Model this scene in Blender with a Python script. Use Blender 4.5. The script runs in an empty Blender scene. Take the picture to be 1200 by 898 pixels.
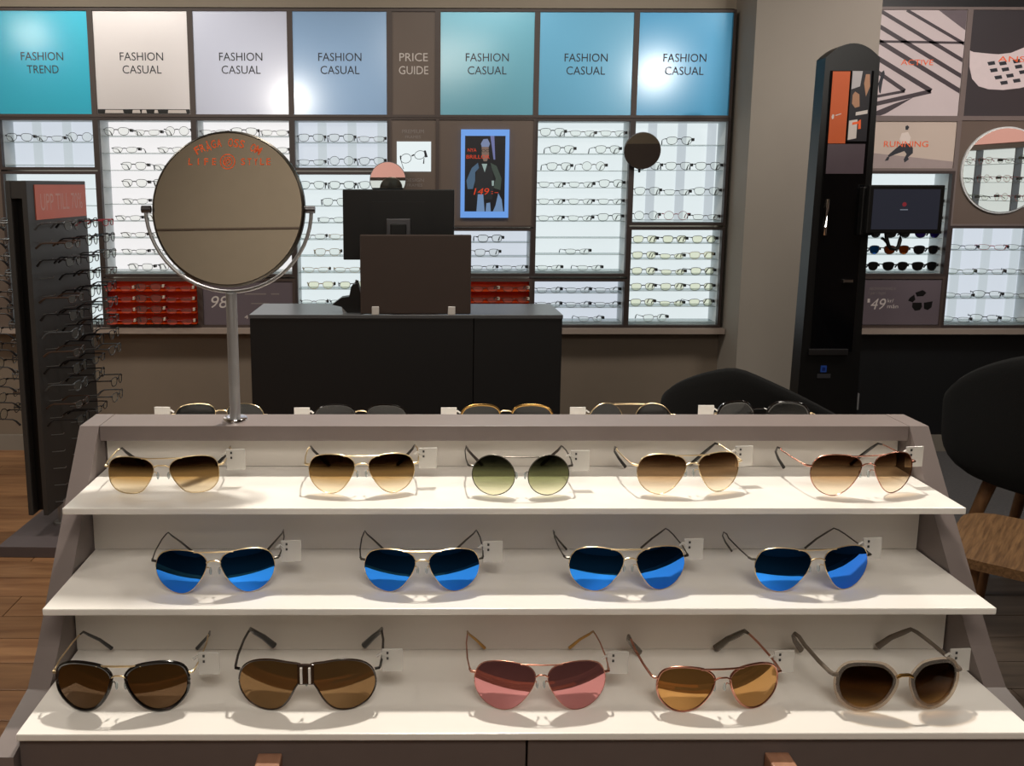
import bpy, bmesh, math, random
from mathutils import Vector, Matrix

rnd = random.Random(7)
SC = bpy.context.scene
COL = SC.collection

# ------------------------------------------------------------------ camera
H = 1.35                                  # eye height
pitch, yaw, roll = 0.160, 0.0059, -0.0017
fw = Vector((math.sin(yaw) * math.cos(pitch), math.cos(yaw) * math.cos(pitch), -math.sin(pitch)))
rt = Vector((math.cos(yaw), -math.sin(yaw), 0))
up = rt.cross(fw)
rt, up = rt * math.cos(roll) - up * math.sin(roll), up * math.cos(roll) + rt * math.sin(roll)
cam_d = bpy.data.cameras.new('camera')
cam = bpy.data.objects.new('camera', cam_d)
COL.objects.link(cam)
cam.matrix_world = Matrix(((rt.x, up.x, -fw.x, 0), (rt.y, up.y, -fw.y, 0), (rt.z, up.z, -fw.z, H), (0, 0, 0, 1)))
cam_d.sensor_width = 36
cam_d.lens = 1050 / 1200 * 36
cam_d.shift_x = 103.25 / 1200
cam_d.shift_y = -63.0 / 1200
cam_d.clip_start = 0.02
SC.camera = cam

# ------------------------------------------------------------------ world, lamps, exposure
SC.view_settings.view_transform = 'Standard'
SC.view_settings.look = 'None'
SC.view_settings.exposure = 0.0
SC.view_settings.gamma = 1.0
W = bpy.data.worlds.new('world')
SC.world = W
W.use_nodes = True
W.node_tree.nodes['Background'].inputs[0].default_value = (0.02, 0.02, 0.02, 1)
W.node_tree.nodes['Background'].inputs[1].default_value = 1.0


def lamp(name, kind, loc, target, power, color, size=0.1, angle=60, blend=0.6):
    d = bpy.data.lights.new(name, kind)
    d.energy = power
    d.color = color
    if kind == 'SPOT':
        d.spot_size = math.radians(angle)
        d.spot_blend = blend
        d.shadow_soft_size = size
    elif kind == 'AREA':
        d.shape = 'DISK'
        d.size = size
    else:
        d.shadow_soft_size = size
    o = bpy.data.objects.new(name, d)
    COL.objects.link(o)
    o.location = loc
    o.rotation_euler = (Vector(target) - Vector(loc)).to_track_quat('-Z', 'Y').to_euler()
    return o


WARM = (1.0, 0.925, 0.815)
NEUT = (1.0, 0.95, 0.88)
# ceiling downlights over the gondola (slightly beyond its ridge)
lamp('downlight', 'SPOT', (0.10, 1.68, 2.74), (0.10, 0.95, 0.95), 150, WARM, 0.05, 62, 0.5)
lamp('downlight', 'SPOT', (-1.6, 0.5, 2.74), (-0.4, 0.95, 0.9), 8, WARM, 0.06, 60, 0.6)
lamp('downlight', 'SPOT', (1.7, 0.6, 2.74), (0.6, 0.95, 0.9), 8, WARM, 0.06, 60, 0.6)
# track spots aimed at the sign panels
lamp('track_spot', 'SPOT', (2.45, -0.75, 2.5), (1.13, 4.4, 1.88), 110, NEUT, 0.06, 18, 0.9)
lamp('track_spot', 'SPOT', (-1.28, -0.6, 2.2), (-0.60, 4.4, 1.76), 100, NEUT, 0.08, 17, 0.9)
lamp('track_spot', 'SPOT', (-3.0, 1.58, 2.5), (-1.9, 4.4, 2.05), 14, NEUT, 0.12, 40, 0.9)
lamp('track_spot', 'SPOT', (-1.5, 2.7, 2.70), (-1.3, 4.4, 2.0), 16, NEUT, 0.10, 55, 0.9)
lamp('track_spot', 'SPOT', (0.6, 2.6, 2.70), (0.6, 4.4, 2.0), 20, NEUT, 0.10, 60, 0.9)
lamp('track_spot', 'SPOT', (2.6, 2.4, 2.70), (2.5, 4.4, 1.9), 85, (1, 0.9, 0.85), 0.10, 60, 0.9)
# unseen soft fill lamps added to brighten the shop
for px, py, pw in ((-2.0, 2.9, 30), (0.2, 2.9, 16), (2.1, 2.6, 20), (-2.2, 0.9, 8), (2.6, 0.9, 6), (0.2, -1.9, 10)):
    lamp('fill_lamp', 'AREA', (px, py, 2.78), (px, py, 0), pw, WARM, 0.5)
lamp('fill_lamp', 'AREA', (0.2, -0.55, 2.78), (0.15, 0.9, 0.9), 36, WARM, 1.1)  # wide fill added in front to lift the shade on the shelves
lamp('front_wall_fill', 'SPOT', (-0.9, -0.9, 2.7), (-1.2, -2.7, 2.2), 85, WARM, 0.1, 90, 0.9)  # unseen lamp added to brighten the wall shown in the table mirror


# ------------------------------------------------------------------ materials
def lin(c):
    if isinstance(c, str):
        c = [int(c[i:i + 2], 16) for i in (0, 2, 4)]
    r = []
    for v in c:
        v = v / 255.0
        r.append(v / 12.92 if v <= 0.04045 else ((v + 0.055) / 1.055) ** 2.4)
    return (r[0], r[1], r[2], 1)


def mat(name, c, rough=0.5, metal=0.0, var=0.06, scale=30, bump=0.0, coat=0.0, spec=0.5):
    """principled surface whose colour and relief vary with a noise texture"""
    m = bpy.data.materials.new(name)
    m.use_nodes = True
    nt = m.node_tree
    b = nt.nodes['Principled BSDF']
    base = lin(c)
    tc = nt.nodes.new('ShaderNodeTexCoord')
    n = nt.nodes.new('ShaderNodeTexNoise')
    n.inputs['Scale'].default_value = scale
    n.inputs['Detail'].default_value = 3
    nt.links.new(tc.outputs['Object'], n.inputs['Vector'])
    r = nt.nodes.new('ShaderNodeMix')
    r.data_type = 'RGBA'
    r.inputs[6].default_value = tuple(x * (1 - var) for x in base[:3]) + (1,)
    r.inputs[7].default_value = tuple(min(1, x * (1 + var)) for x in base[:3]) + (1,)
    nt.links.new(n.outputs['Fac'], r.inputs[0])
    nt.links.new(r.outputs[2], b.inputs['Base Color'])
    b.inputs['Roughness'].default_value = rough
    b.inputs['Metallic'].default_value = metal
    b.inputs['Specular IOR Level'].default_value = spec
    b.inputs['Coat Weight'].default_value = coat
    b.inputs['Coat Roughness'].default_value = 0.08
    if bump:
        bp = nt.nodes.new('ShaderNodeBump')
        bp.inputs['Strength'].default_value = bump
        bp.inputs['Distance'].default_value = 0.002
        nt.links.new(n.outputs['Fac'], bp.inputs['Height'])
        nt.links.new(bp.outputs['Normal'], b.inputs['Normal'])
    return m


def wood(name, dark, light, scale=3.0, stretch=(1, 12, 12), rough=0.45):
    m = mat(name, dark, rough)
    nt = m.node_tree
    b = nt.nodes['Principled BSDF']
    tc = nt.nodes.new('ShaderNodeTexCoord')
    mp = nt.nodes.new('ShaderNodeMapping')
    mp.inputs['Scale'].default_value = stretch
    n = nt.nodes.new('ShaderNodeTexNoise')
    n.inputs['Scale'].default_value = scale
    n.inputs['Detail'].default_value = 6
    n.inputs['Distortion'].default_value = 0.6
    oi = nt.nodes.new('ShaderNodeObjectInfo')
    ad = nt.nodes.new('ShaderNodeVectorMath')
    ad.operation = 'ADD'
    nt.links.new(tc.outputs['Object'], ad.inputs[0])
    nt.links.new(oi.outputs['Location'], ad.inputs[1])
    cr = nt.nodes.new('ShaderNodeValToRGB')
    cr.color_ramp.elements[0].position = 0.3
    cr.color_ramp.elements[0].color = lin(dark)
    cr.color_ramp.elements[1].position = 0.7
    cr.color_ramp.elements[1].color = lin(light)
    hs = nt.nodes.new('ShaderNodeHueSaturation')
    mr = nt.nodes.new('ShaderNodeMapRange')
    mr.inputs[3].default_value = 0.65
    mr.inputs[4].default_value = 1.25
    nt.links.new(oi.outputs['Random'], mr.inputs[0])
    nt.links.new(mr.outputs[0], hs.inputs['Value'])
    nt.links.new(ad.outputs[0], mp.inputs['Vector'])
    nt.links.new(mp.outputs[0], n.inputs['Vector'])
    nt.links.new(n.outputs['Fac'], cr.inputs['Fac'])
    nt.links.new(cr.outputs['Color'], hs.inputs['Color'])
    nt.links.new(hs.outputs['Color'], b.inputs['Base Color'])
    return m


def glow(name, c, strength, var=0.04):
    """a lit surface: screen, lamp box or backlit sheet"""
    m = bpy.data.materials.new(name)
    m.use_nodes = True
    nt = m.node_tree
    b = nt.nodes['Principled BSDF']
    col = lin(c)
    b.inputs['Base Color'].default_value = tuple(x * 0.15 for x in col[:3]) + (1,)
    tc = nt.nodes.new('ShaderNodeTexCoord')
    n = nt.nodes.new('ShaderNodeTexNoise')
    n.inputs['Scale'].default_value = 2.5
    nt.links.new(tc.outputs['Object'], n.inputs['Vector'])
    r = nt.nodes.new('ShaderNodeMix')
    r.data_type = 'RGBA'
    r.inputs[6].default_value = tuple(x * (1 - var) for x in col[:3]) + (1,)
    r.inputs[7].default_value = tuple(x * (1 + var) for x in col[:3]) + (1,)
    nt.links.new(n.outputs['Fac'], r.inputs[0])
    nt.links.new(r.outputs[2], b.inputs['Emission Color'])
    b.inputs['Emission Strength'].default_value = strength
    b.inputs['Roughness'].default_value = 0.4
    return m


def tint(name, top, bottom, gloss=0.10, lo=0.15, hi=0.8, mid=None):
    """gradient see-through lens: the colour runs from top to bottom of the lens itself"""
    m = bpy.data.materials.new(name)
    m.use_nodes = True
    nt = m.node_tree
    nt.nodes.remove(nt.nodes['Principled BSDF'])
    out = nt.nodes['Material Output']
    tc = nt.nodes.new('ShaderNodeTexCoord')
    sp = nt.nodes.new('ShaderNodeSeparateXYZ')
    nt.links.new(tc.outputs['Generated'], sp.inputs[0])
    cr = nt.nodes.new('ShaderNodeValToRGB')
    cr.color_ramp.interpolation = 'EASE'
    cr.color_ramp.elements[0].position = lo
    cr.color_ramp.elements[0].color = lin(bottom)
    cr.color_ramp.elements[1].position = hi
    cr.color_ramp.elements[1].color = lin(top)
    if mid:
        e = cr.color_ramp.elements.new((lo + hi) / 2)
        e.color = lin(mid)
    nt.links.new(sp.outputs['Z'], cr.inputs['Fac'])
    t = nt.nodes.new('ShaderNodeBsdfTransparent')
    nt.links.new(cr.outputs['Color'], t.inputs['Color'])
    g = nt.nodes.new('ShaderNodeBsdfGlossy')
    g.inputs['Roughness'].default_value = 0.02
    lw = nt.nodes.new('ShaderNodeLayerWeight')
    lw.inputs['Blend'].default_value = gloss * 2
    mx = nt.nodes.new('ShaderNodeMixShader')
    nt.links.new(lw.outputs['Fresnel'], mx.inputs[0])
    nt.links.new(t.outputs[0], mx.inputs[1])
    nt.links.new(g.outputs[0], mx.inputs[2])
    nt.links.new(mx.outputs[0], out.inputs['Surface'])
    return m


def clearish(name, c, fac=0.08, rough=0.02):
    """clear or milky sheet: transparent mixed with a little gloss"""
    m = bpy.data.materials.new(name)
    m.use_nodes = True
    nt = m.node_tree
    nt.nodes.remove(nt.nodes['Principled BSDF'])
    out = nt.nodes['Material Output']
    t = nt.nodes.new('ShaderNodeBsdfTransparent')
    t.inputs['Color'].default_value = lin(c)
    g = nt.nodes.new('ShaderNodeBsdfPrincipled')
    g.inputs['Base Color'].default_value = lin(c)
    g.inputs['Roughness'].default_value = rough
    mx = nt.nodes.new('ShaderNodeMixShader')
    mx.inputs[0].default_value = fac
    nt.links.new(t.outputs[0], mx.inputs[1])
    nt.links.new(g.outputs[0], mx.inputs[2])
    nt.links.new(mx.outputs[0], out.inputs['Surface'])
    return m


def mirrored(name, c, edge, rough=0.03, dif=0.0):
    """coloured mirror coating: the hue drifts towards grazing angles"""
    m = mat(name, c, rough, 1.0, 0.02, 60)
    nt = m.node_tree
    b = nt.nodes['Principled BSDF']
    lw = nt.nodes.new('ShaderNodeLayerWeight')
    lw.inputs['Blend'].default_value = 0.45
    r = nt.nodes.new('ShaderNodeMix')
    r.data_type = 'RGBA'
    r.inputs[6].default_value = lin(c)
    r.inputs[7].default_value = lin(edge)
    nt.links.new(lw.outputs['Facing'], r.inputs[0])
    nt.links.new(r.outputs[2], b.inputs['Base Color'])
    b.inputs['Metallic'].default_value = 1.0 - dif
    return m


M = {
    'white': mat('white_laminate', 'F2EEE8', 0.28, 0, 0.015, 6),
    'white_back': mat('white_back_board', 'DCD6CE', 0.5, 0, 0.02, 6),
    'taupe': mat('taupe_laminate', '786D6A', 0.42, 0, 0.06, 40, 0.05),
    'taupe_dark': mat('dark_taupe_laminate', '655A57', 0.45, 0, 0.06, 40, 0.05),
    'frame_dark': mat('case_frame_brown', '3C3230', 0.5, 0, 0.05),
    'frame': mat('display_frame_brown', '4C403C', 0.5, 0, 0.05),
    'rail': mat('pale_taupe_rail', 'A8998F', 0.45, 0, 0.05, 30),
    'panel': mat('brown_panel', '6B5D54', 0.5, 0, 0.06, 8),
    'price': mat('grey_violet_panel', '6A6068', 0.45, 0, 0.05, 10),
    'wall': mat('beige_wall_paint', 'A39889', 0.8, 0, 0.04, 14, 0.05),
    'wall_low': mat('taupe_wall_paint', '85786A', 0.75, 0, 0.05, 10, 0.05),
    'pillar': mat('pillar_paint', '9C958C', 0.8, 0, 0.03, 8, 0.05),
    'ceiling': mat('taupe_ceiling', 'A08E7C', 0.9, 0, 0.03, 4),
    'black_panel': mat('black_panel', '17191C', 0.45, 0, 0.1),
    'black': mat('black_plastic', '0D0D0E', 0.4, 0, 0.1),
    'black_gloss': mat('black_gloss', '08080A', 0.12, 0, 0.1),
    'black_mat': mat('black_desk_laminate', '141416', 0.5, 0, 0.1),
    'desk_top': mat('grey_desk_top', '5C5E61', 0.3, 0, 0.06),
    'shell': mat('black_felt', '0B0C0D', 0.95, 0, 0.2, 200, 0.3),
    'screen_off': mat('dark_screen_glass', '20222C', 0.1, 0, 0.04),
    'brown_board': mat('brown_privacy_board', '42352F', 0.6, 0, 0.06, 20),
    'steel': mat('satin_steel', 'B4B4B6', 0.48, 0.85, 0.04, 60),
    'steel_dark': mat('dark_steel', '6E6E72', 0.35, 1, 0.05, 60),
    'chrome': mat('chrome', 'E6E6E8', 0.08, 1, 0.02),
    'mirror': mat('mirror_glass', 'E8E4DC', 0.01, 1, 0.01),
    'gold': mat('gold_metal', 'E6CFA6', 0.3, 1, 0.05, 90),
    'rose': mat('rose_gold_metal', 'C98F7C', 0.22, 1, 0.05, 90),
    'gun': mat('gunmetal', '5A5650', 0.3, 1, 0.06, 90),
    'brass': mat('antique_brass', 'B08A50', 0.25, 1, 0.06, 90),
    'acetate_black': mat('black_acetate', '0E0B0B', 0.12, 0, 0.1, 50, 0, 0.5),
    'acetate_tort': mat('dark_tortoise_acetate', '2E1E14', 0.15, 0, 0.5, 160, 0, 0.5),
    'acetate_olive': mat('olive_brown_acetate', '4A4236', 0.2, 0, 0.2, 120, 0, 0.5),
    'tag': mat('white_tag_plastic', 'E9E6E2', 0.35, 0, 0.03),
    'tag_print': mat('tag_print', '2A2A2C', 0.5, 0, 0.1),
    'ink': mat('dark_lettering', '2B2F38', 0.6, 0, 0.05),
    'ink_light': mat('pale_lettering', 'D6CECA', 0.6, 0, 0.03),
    'ink_dim': mat('dim_grey_lettering', '8E8583', 0.6, 0, 0.05),
    'orange_ink': mat('orange_lettering', 'FF6E38', 0.5, 0, 0.05),
    'orange': mat('orange_panel', 'DC4A0E', 0.45, 0, 0.06, 12),
    'salmon': mat('salmon_sign_card', 'DE7460', 0.5, 0, 0.05, 12),
    'spin': mat('charcoal_board', '3A3837', 0.5, 0, 0.06, 40, 0.05),
    'spin_base': mat('grey_base_board', '5E5658', 0.5, 0, 0.05, 30),
    'knob': wood('knob_wood', '8A5E48', 'AC8066', 4, (14, 3, 14)),
    'table': wood('oak_table_wood', '62472F', '93704C', 4, (34, 2.5, 34), 0.4),
    'leg': wood('oak_leg_wood', '5E3E26', '86603E', 5, (8, 8, 2), 0.5),
    'plank': wood('floor_plank_wood', '7A5438', 'A67C56', 2.6, (1.2, 11, 11), 0.42),
    'plank_grey': wood('grey_brown_plank_wood', '4A4038', '6A5C50', 2.6, (1.2, 11, 11), 0.5),
    'carpet': mat('grey_carpet', '605F61', 0.95, 0, 0.25, 90, 0.5),
    'sub': mat('sub_floor', '3A2C20', 0.8, 0, 0.1),
    'base': mat('baseboard_paint', '8E877E', 0.6, 0, 0.05),
    'clear': clearish('clear_lens', 'FBFCFA', 0.03),
    'yellow_clear': clearish('pale_yellow_lens', 'FCFBEE', 0.03),
    'acrylic': clearish('clear_acrylic', 'DCE2E2', 0.35, 0.1),
    'crystal': clearish('crystal_acetate', 'E8DED2', 0.16, 0.06),
    'smoke': clearish('smoky_translucent_acetate', '8A7E72', 0.55, 0.1),
    'cloudy_tag': clearish('cloudy_tag_plastic', 'ECEAE6', 0.55, 0.2),
    'dark_lens': mat('dark_sun_lens', '0C0E10', 0.06, 0, 0.1, 20, 0, 0.08),
    'liner': mat('white_case_liner', 'DDE2E4', 0.5, 0, 0.03),
    'rail_glow': glow('peg_rail_glow', 'C4CED4', 0.92),  # emission stands in for backlight coming through the rails
    'lit': glow('lit_white_back', 'DCE6E8', 1.02),
    'lit_cool': glow('lit_cool_back', 'D2DAE4', 0.95),
    'lit_warm': glow('lit_white_back_bright', 'ECEAEA', 1.02),
    'lit_pink': glow('lit_pink_face', 'F2B4A8', 0.75),
    'lens_brown': tint('brown_gradient_lens', '594534', 'FBF5E8', 0.05, 0.10, 0.85, 'D6C19C'),
    'lens_brown_soft': tint('soft_brown_gradient_lens', '755C48', 'FBF6EC', 0.05, 0.10, 0.92, 'DCC8AE'),
    'lens_green': tint('green_gradient_lens', '585A52', 'F5F5E6', 0.05, 0.03, 0.92, 'BEC2A6'),
    'lens_tea': tint('dark_tea_gradient_lens', '5A4634', 'E0CBA4', 0.05, 0.0, 0.75, '9C8060'),
    'lens_blue': mirrored('blue_mirror_lens', '2E8EF0', '2A3CE0', 0.02),
    'lens_bronze': mirrored('bronze_mirror_lens', '82643E', '6A4C2A', 0.03, 0.35),
    'lens_coffee': mirrored('coffee_brown_lens', '5E4222', '4C3418', 0.03, 0.45),
    'lens_pink': mirrored('pink_mirror_lens', 'C8888A', 'B07470', 0.03, 0.15),
    'lens_amber': mirrored('amber_mirror_lens', 'C09054', '9C7A48', 0.03, 0.25),
}


# ------------------------------------------------------------------ object helpers
def link(o, parent=None):
    COL.objects.link(o)
    if parent is not None:
        o.parent = parent
    return o


def tag(o, label=None, cat=None, group=None, kind=None):
    if label:
        o['label'] = label
    if cat:
        o['category'] = cat
    if group:
        o['group'] = group
    if kind:
        o['kind'] = kind
    return o


def thing(name, label, cat, loc=(0, 0, 0), rz=0.0, group=None):
    o = bpy.data.objects.new(name, None)
    o.empty_display_size = 0.02
    link(o)
    o.location = loc
    o.rotation_euler = (0, 0, rz)
    return tag(o, label, cat, group)


class MB:
    """collects shapes and links them as one mesh object"""

    def __init__(s):
        s.bm = bmesh.new()

    def box(s, x0, x1, y0, y1, z0, z1, bevel=0.0):
        vs = [s.bm.verts.new((x, y, z)) for x in (x0, x1) for y in (y0, y1) for z in (z0, z1)]
        fs = [s.bm.faces.new([vs[i] for i in f]) for f in ((0, 1, 3, 2), (4, 6, 7, 5), (0, 4, 5, 1), (2, 3, 7, 6), (0, 2, 6, 4), (1, 5, 7, 3))]
        if bevel:
            es = list({e for f in fs for e in f.edges})
            bmesh.ops.bevel(s.bm, geom=es, offset=bevel, segments=2, affect='EDGES', profile=0.6)
        return s

    def prism(s, pts, axis, a, b):
        """polygon pts (two coords) pushed along axis from a to b"""
        def mk(p, t):
            return {'x': (t, p[0], p[1]), 'y': (p[0], t, p[1]), 'z': (p[0], p[1], t)}[axis]
        A = [s.bm.verts.new(mk(p, a)) for p in pts]
        B = [s.bm.verts.new(mk(p, b)) for p in pts]
        s.bm.faces.new(A)
        s.bm.faces.new(B[::-1])
        n = len(pts)
        for i in range(n):
            s.bm.faces.new((A[i], B[i], B[(i + 1) % n], A[(i + 1) % n]))
        return s

    def sweep(s, path, rad, n=6, closed=False, flat=1.0, refup=None):
        """tube along path; rad a number or a list; flat squashes the section"""
        P = [Vector(p) for p in path]
        k = len(P)
        R = rad if isinstance(rad, (list, tuple)) else [rad] * k
        rings = []
        u0 = Vector(refup) if refup else Vector((0, 0, 1))
        for i in range(k):
            if closed:
                t = P[(i + 1) % k] - P[i - 1]
            else:
                t = P[min(i + 1, k - 1)] - P[max(i - 1, 0)]
            t.normalize()
            sd = t.cross(u0)
            if sd.length < 1e-4:
                sd = t.cross(Vector((0, 1, 0.01)))
            sd.normalize()
            uu = sd.cross(t)
            rings.append([s.bm.verts.new(P[i] + (sd * math.cos(2 * math.pi * j / n) * flat + uu * math.sin(2 * math.pi * j / n)) * R[i]) for j in range(n)])
        for i in range(k if closed else k - 1):
            a, b = rings[i], rings[(i + 1) % k]
            for j in range(n):
                s.bm.faces.new((a[j], a[(j + 1) % n], b[(j + 1) % n], b[j]))
        if not closed:
            s.bm.faces.new(rings[0][::-1])
            s.bm.faces.new(rings[-1])
        return s

    def lathe(s, prof, cx, cy, n=32):
        """profile of (radius, z) spun about the vertical through cx, cy"""
        rings = []
        for r, z in prof:
            if r < 1e-6:
                rings.append([s.bm.verts.new((cx, cy, z))])
            else:
                rings.append([s.bm.verts.new((cx + r * math.cos(2 * math.pi * j / n), cy + r * math.sin(2 * math.pi * j / n), z)) for j in range(n)])
        for a, b in zip(rings[:-1], rings[1:]):
            for j in range(n):
                q = (j + 1) % n
                if len(a) == 1 and len(b) > 1:
                    s.bm.faces.new((a[0], b[q], b[j]))
                elif len(b) == 1 and len(a) > 1:
                    s.bm.faces.new((a[j], a[q], b[0]))
                elif len(a) > 1:
                    s.bm.faces.new((a[j], a[q], b[q], b[j]))
        return s

    def ball(s, c, r, seg=10, sq=(1, 1, 1)):
        mtx = Matrix.Translation(c) @ Matrix.Diagonal((r * sq[0], r * sq[1], r * sq[2], 1))
        bmesh.ops.create_uvsphere(s.bm, u_segments=seg, v_segments=max(5, seg // 2), radius=1, matrix=mtx)
        return s

    def mesh(s, name, smooth=False):
        bmesh.ops.recalc_face_normals(s.bm, faces=s.bm.faces)
        me = bpy.data.meshes.new(name)
        s.bm.to_mesh(me)
        s.bm.free()
        if smooth:
            for p in me.polygons:
                p.use_smooth = True
            try:
                me.set_sharp_from_angle(angle=math.radians(40))
            except Exception:
                pass
        return me

    def build(s, name, m, parent=None, smooth=False, label=None, loc=None):
        me = s.mesh(name, smooth)
        me.materials.append(m)
        o = link(bpy.data.objects.new(name, me), parent)
        if label:
            o['label'] = label
        if loc:
            o.location = loc
        return o


def box(name, m, b, parent=None, bevel=0.0, label=None):
    return MB().box(*b, bevel=bevel).build(name, m, parent, label=label)


def text_bm(body, width, cap, shear=0.0, bold=0.0):
    """2-D lettering centred on the origin, in metres: list of verts and faces"""
    c = bpy.data.curves.new('lettering', 'FONT')
    c.body = body
    c.align_x = 'CENTER'
    c.size = 1.0
    c.space_line = 1.0
    c.shear = shear
    c.offset = bold
    c.resolution_u = 3
    o = bpy.data.objects.new('lettering', c)
    me = bpy.data.meshes.new_from_object(o)
    vs = [v.co.copy() for v in me.vertices]
    fs = [tuple(p.vertices) for p in me.polygons]
    bpy.data.objects.remove(o)
    bpy.data.curves.remove(c)
    bpy.data.meshes.remove(me)
    x0, x1 = min(v.x for v in vs), max(v.x for v in vs)
    y0, y1 = min(v.y for v in vs), max(v.y for v in vs)
    sy = cap / 0.70 if cap else (width / (x1 - x0))
    sx = width / (x1 - x0) if width else sy
    out = [((v.x - (x0 + x1) / 2) * sx, (v.y - (y0 + y1) / 2) * sy) for v in vs]
    return out, fs


def lettering(lines, m, parent, mtx, name='lettering'):
    """flat print, one mesh per line; (text, cx, cz, width, cap[, shear]); local plane x-z facing -y, then mtx"""
    for ln in lines:
        t, cx, cz, w, cap = ln[:5]
        v, f = text_bm(t, w, cap, ln[5] if len(ln) > 5 else 0.0)
        me = bpy.data.meshes.new(name)
        me.from_pydata([mtx @ Vector((a + cx, 0, b + cz)) for a, b in v], [], f)
        me.materials.append(m)
        link(bpy.data.objects.new(name, me), parent)


def flat_print(name, polys, m, parent, y):
    """printed shapes: polygons in x-z at depth y"""
    b = MB()
    for p in polys:
        b.prism(p, 'y', y, y + 0.0004)
    return b.build(name, m, parent)


def spline(pts, n):
    """closed Catmull-Rom through pts"""
    k = len(pts)
    out = []
    per = max(1, n // k)
    for i in range(k):
        p0, p1, p2, p3 = (Vector(pts[(i + d) % k]) for d in (-1, 0, 1, 2))
        for j in range(per):
            t = j / per
            out.append(0.5 * ((2 * p1) + (p2 - p0) * t + (2 * p0 - 5 * p1 + 4 * p2 - p3) * t * t + (3 * p1 - p0 - 3 * p2 + p3) * t ** 3))
    return out


def copy_tree(o, loc, rz):
    r = o.copy()
    COL.objects.link(r)
    r.location = loc
    r.rotation_euler = (0, 0, rz)
    for ch in o.children:
        c = ch.copy()
        COL.objects.link(c)
        c.parent = r
        for g in ch.children:
            d = g.copy()
            COL.objects.link(d)
            d.parent = c
    return r


# ------------------------------------------------------------------ room
def structure(name, m, boxes):
    b = MB()
    for q in boxes:
        b.box(*q)
    return tag(b.build(name, m), kind='structure')


fl = structure('floor', M['sub'], [(-3.3, 3.5, -2.8, 4.7, -0.06, -0.012)])
pm = MB().box(-0.6, 0.6, -0.0685, 0.0685, -0.012, 0.0, 0.0015).mesh('plank')
pm.materials.append(M['plank'])
row = 0
y = -0.63
while y < 4.42:
    off = (row * 0.43) % 1.2
    x = -3.0 - off
    while x < 3.4:
        if x > -3.3 and x + 1.2 < 3.6 and (x + 0.6 < -0.3 or x + 0.6 > 0.7 or y < 0.7):
            if not (x + 0.6 > 0.6 and y > 2.9):
                o = link(bpy.data.objects.new('plank', pm), fl)
                o.location = (x + 0.6, y, 0)
                if x + 0.6 > 0.7:
                    o.material_slots[0].link = 'OBJECT'
                    o.material_slots[0].material = M['plank_grey']
        x += 1.203
    y += 0.14
    row += 1
tag(box('carpet', M['carpet'], (0.9, 3.45, 2.86, 4.44, -0.0119, -0.0002), bevel=0.002), 'grey carpet laid before the black wall panelling', 'carpet')
structure('ceiling', M['ceiling'], [(-3.3, 3.5, -2.8, 4.7, 2.8, 2.86)])
structure('trim_2', M['panel'], [(-3.2, 3.4, -2.7, -2.69, 2.19, 2.20)])
structure('wall_back', M['wall'], [(-3.3, 3.5, 4.6, 4.7, 0, 2.8), (-3.2, 2.0, 4.47, 4.6, 2.185, 2.8), (1.512, 1.56, 4.47, 4.6, 0.6, 2.185), (-3.2, -2.5, 4.47, 4.6, 0.6, 2.185)])
structure('wall_back_lower', M['wall_low'], [(-3.2, 2.0, 4.47, 4.6, 0, 0.62)])
structure('wall_back_dado', M['black_panel'], [(2.0, 3.45, 4.45, 4.6, 0.085, 0.62), (2.0, 3.45, 4.42, 4.6, 2.185, 2.8)])
structure('wall_left', M['wall'], [(-3.3, -3.2, -2.8, 4.7, 0, 2.8)])
structure('wall_right', M['panel'], [(3.45, 3.5, -2.8, 4.7, 0, 2.8)])
structure('wall_front', M['wall'], [(-3.3, 3.5, -2.8, -2.7, 0, 2.8)])
structure('lens_reflection_panel', M['taupe_dark'], [(-3.3, 3.5, -2.7, -2.66, 0, 1.12)])  # unseen panel added to tone the reflections in the mirrored lenses
structure('wall_pillar', M['pillar'], [(1.52, 2.085, 4.2, 4.6, 0, 2.8)])
structure('baseboard_back', M['base'], [(-3.2, 1.52, 4.455, 4.47, 0, 0.08), (2.085, 3.45, 4.435, 4.45, 0, 0.085)])
structure('trim_1', M['rail'], [(-2.5, 1.515, 4.365, 4.47, 0.622, 0.648), (2.085, 3.45, 4.365, 4.47, 0.622, 0.648)])

# ------------------------------------------------------------------ sign panels on the back wall
FY = 4.40                                # face of the wall display
X = {0: (-2.02, -1.55), 1: (-1.55, -1.08), 2: (-1.08, -0.61), 3: (-0.61, -0.14), 'p': (-0.14, 0.09),
     4: (0.09, 0.56), 5: (0.56, 1.03), 6: (1.03, 1.50), 'l': (-2.49, -2.02), 7: (2.135, 2.605), 8: (2.605, 3.075)}


def frame_part(root, x0, x1, z0, z1, b=0.013, y0=FY, y1=4.47, m=None):
    mb = MB()
    mb.box(x0, x1, y0, y1, z1 - b, z1)
    mb.box(x0, x1, y0, y1, z0, z0 + b)
    mb.box(x0, x0 + b, y0, y1, z0 + b, z1 - b)
    mb.box(x1 - b, x1, y0, y1, z0 + b, z1 - b)
    return mb.build('frame', m or M['frame'], root)


AT = lambda y: Matrix.Translation((0, y, 0))


def sign(col, face_m, label, lines=None, ink=None, z0=1.668, z1=2.168):
    x0, x1 = X[col]
    cx = (x0 + x1) / 2
    r = thing('sign_panel', label, 'sign', (0, 0, 0))
    frame_part(r, x0, x1, z0, z1)
    box('face', face_m, (x0 + 0.013, x1 - 0.013, FY + 0.006, FY + 0.03, z0 + 0.013, z1 - 0.013), r)
    if lines:
        lettering([(t, cx + dx, z, w, c) for t, dx, z, w, c in lines], ink or M['ink'], r, AT(FY + 0.0052))
    return r


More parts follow.
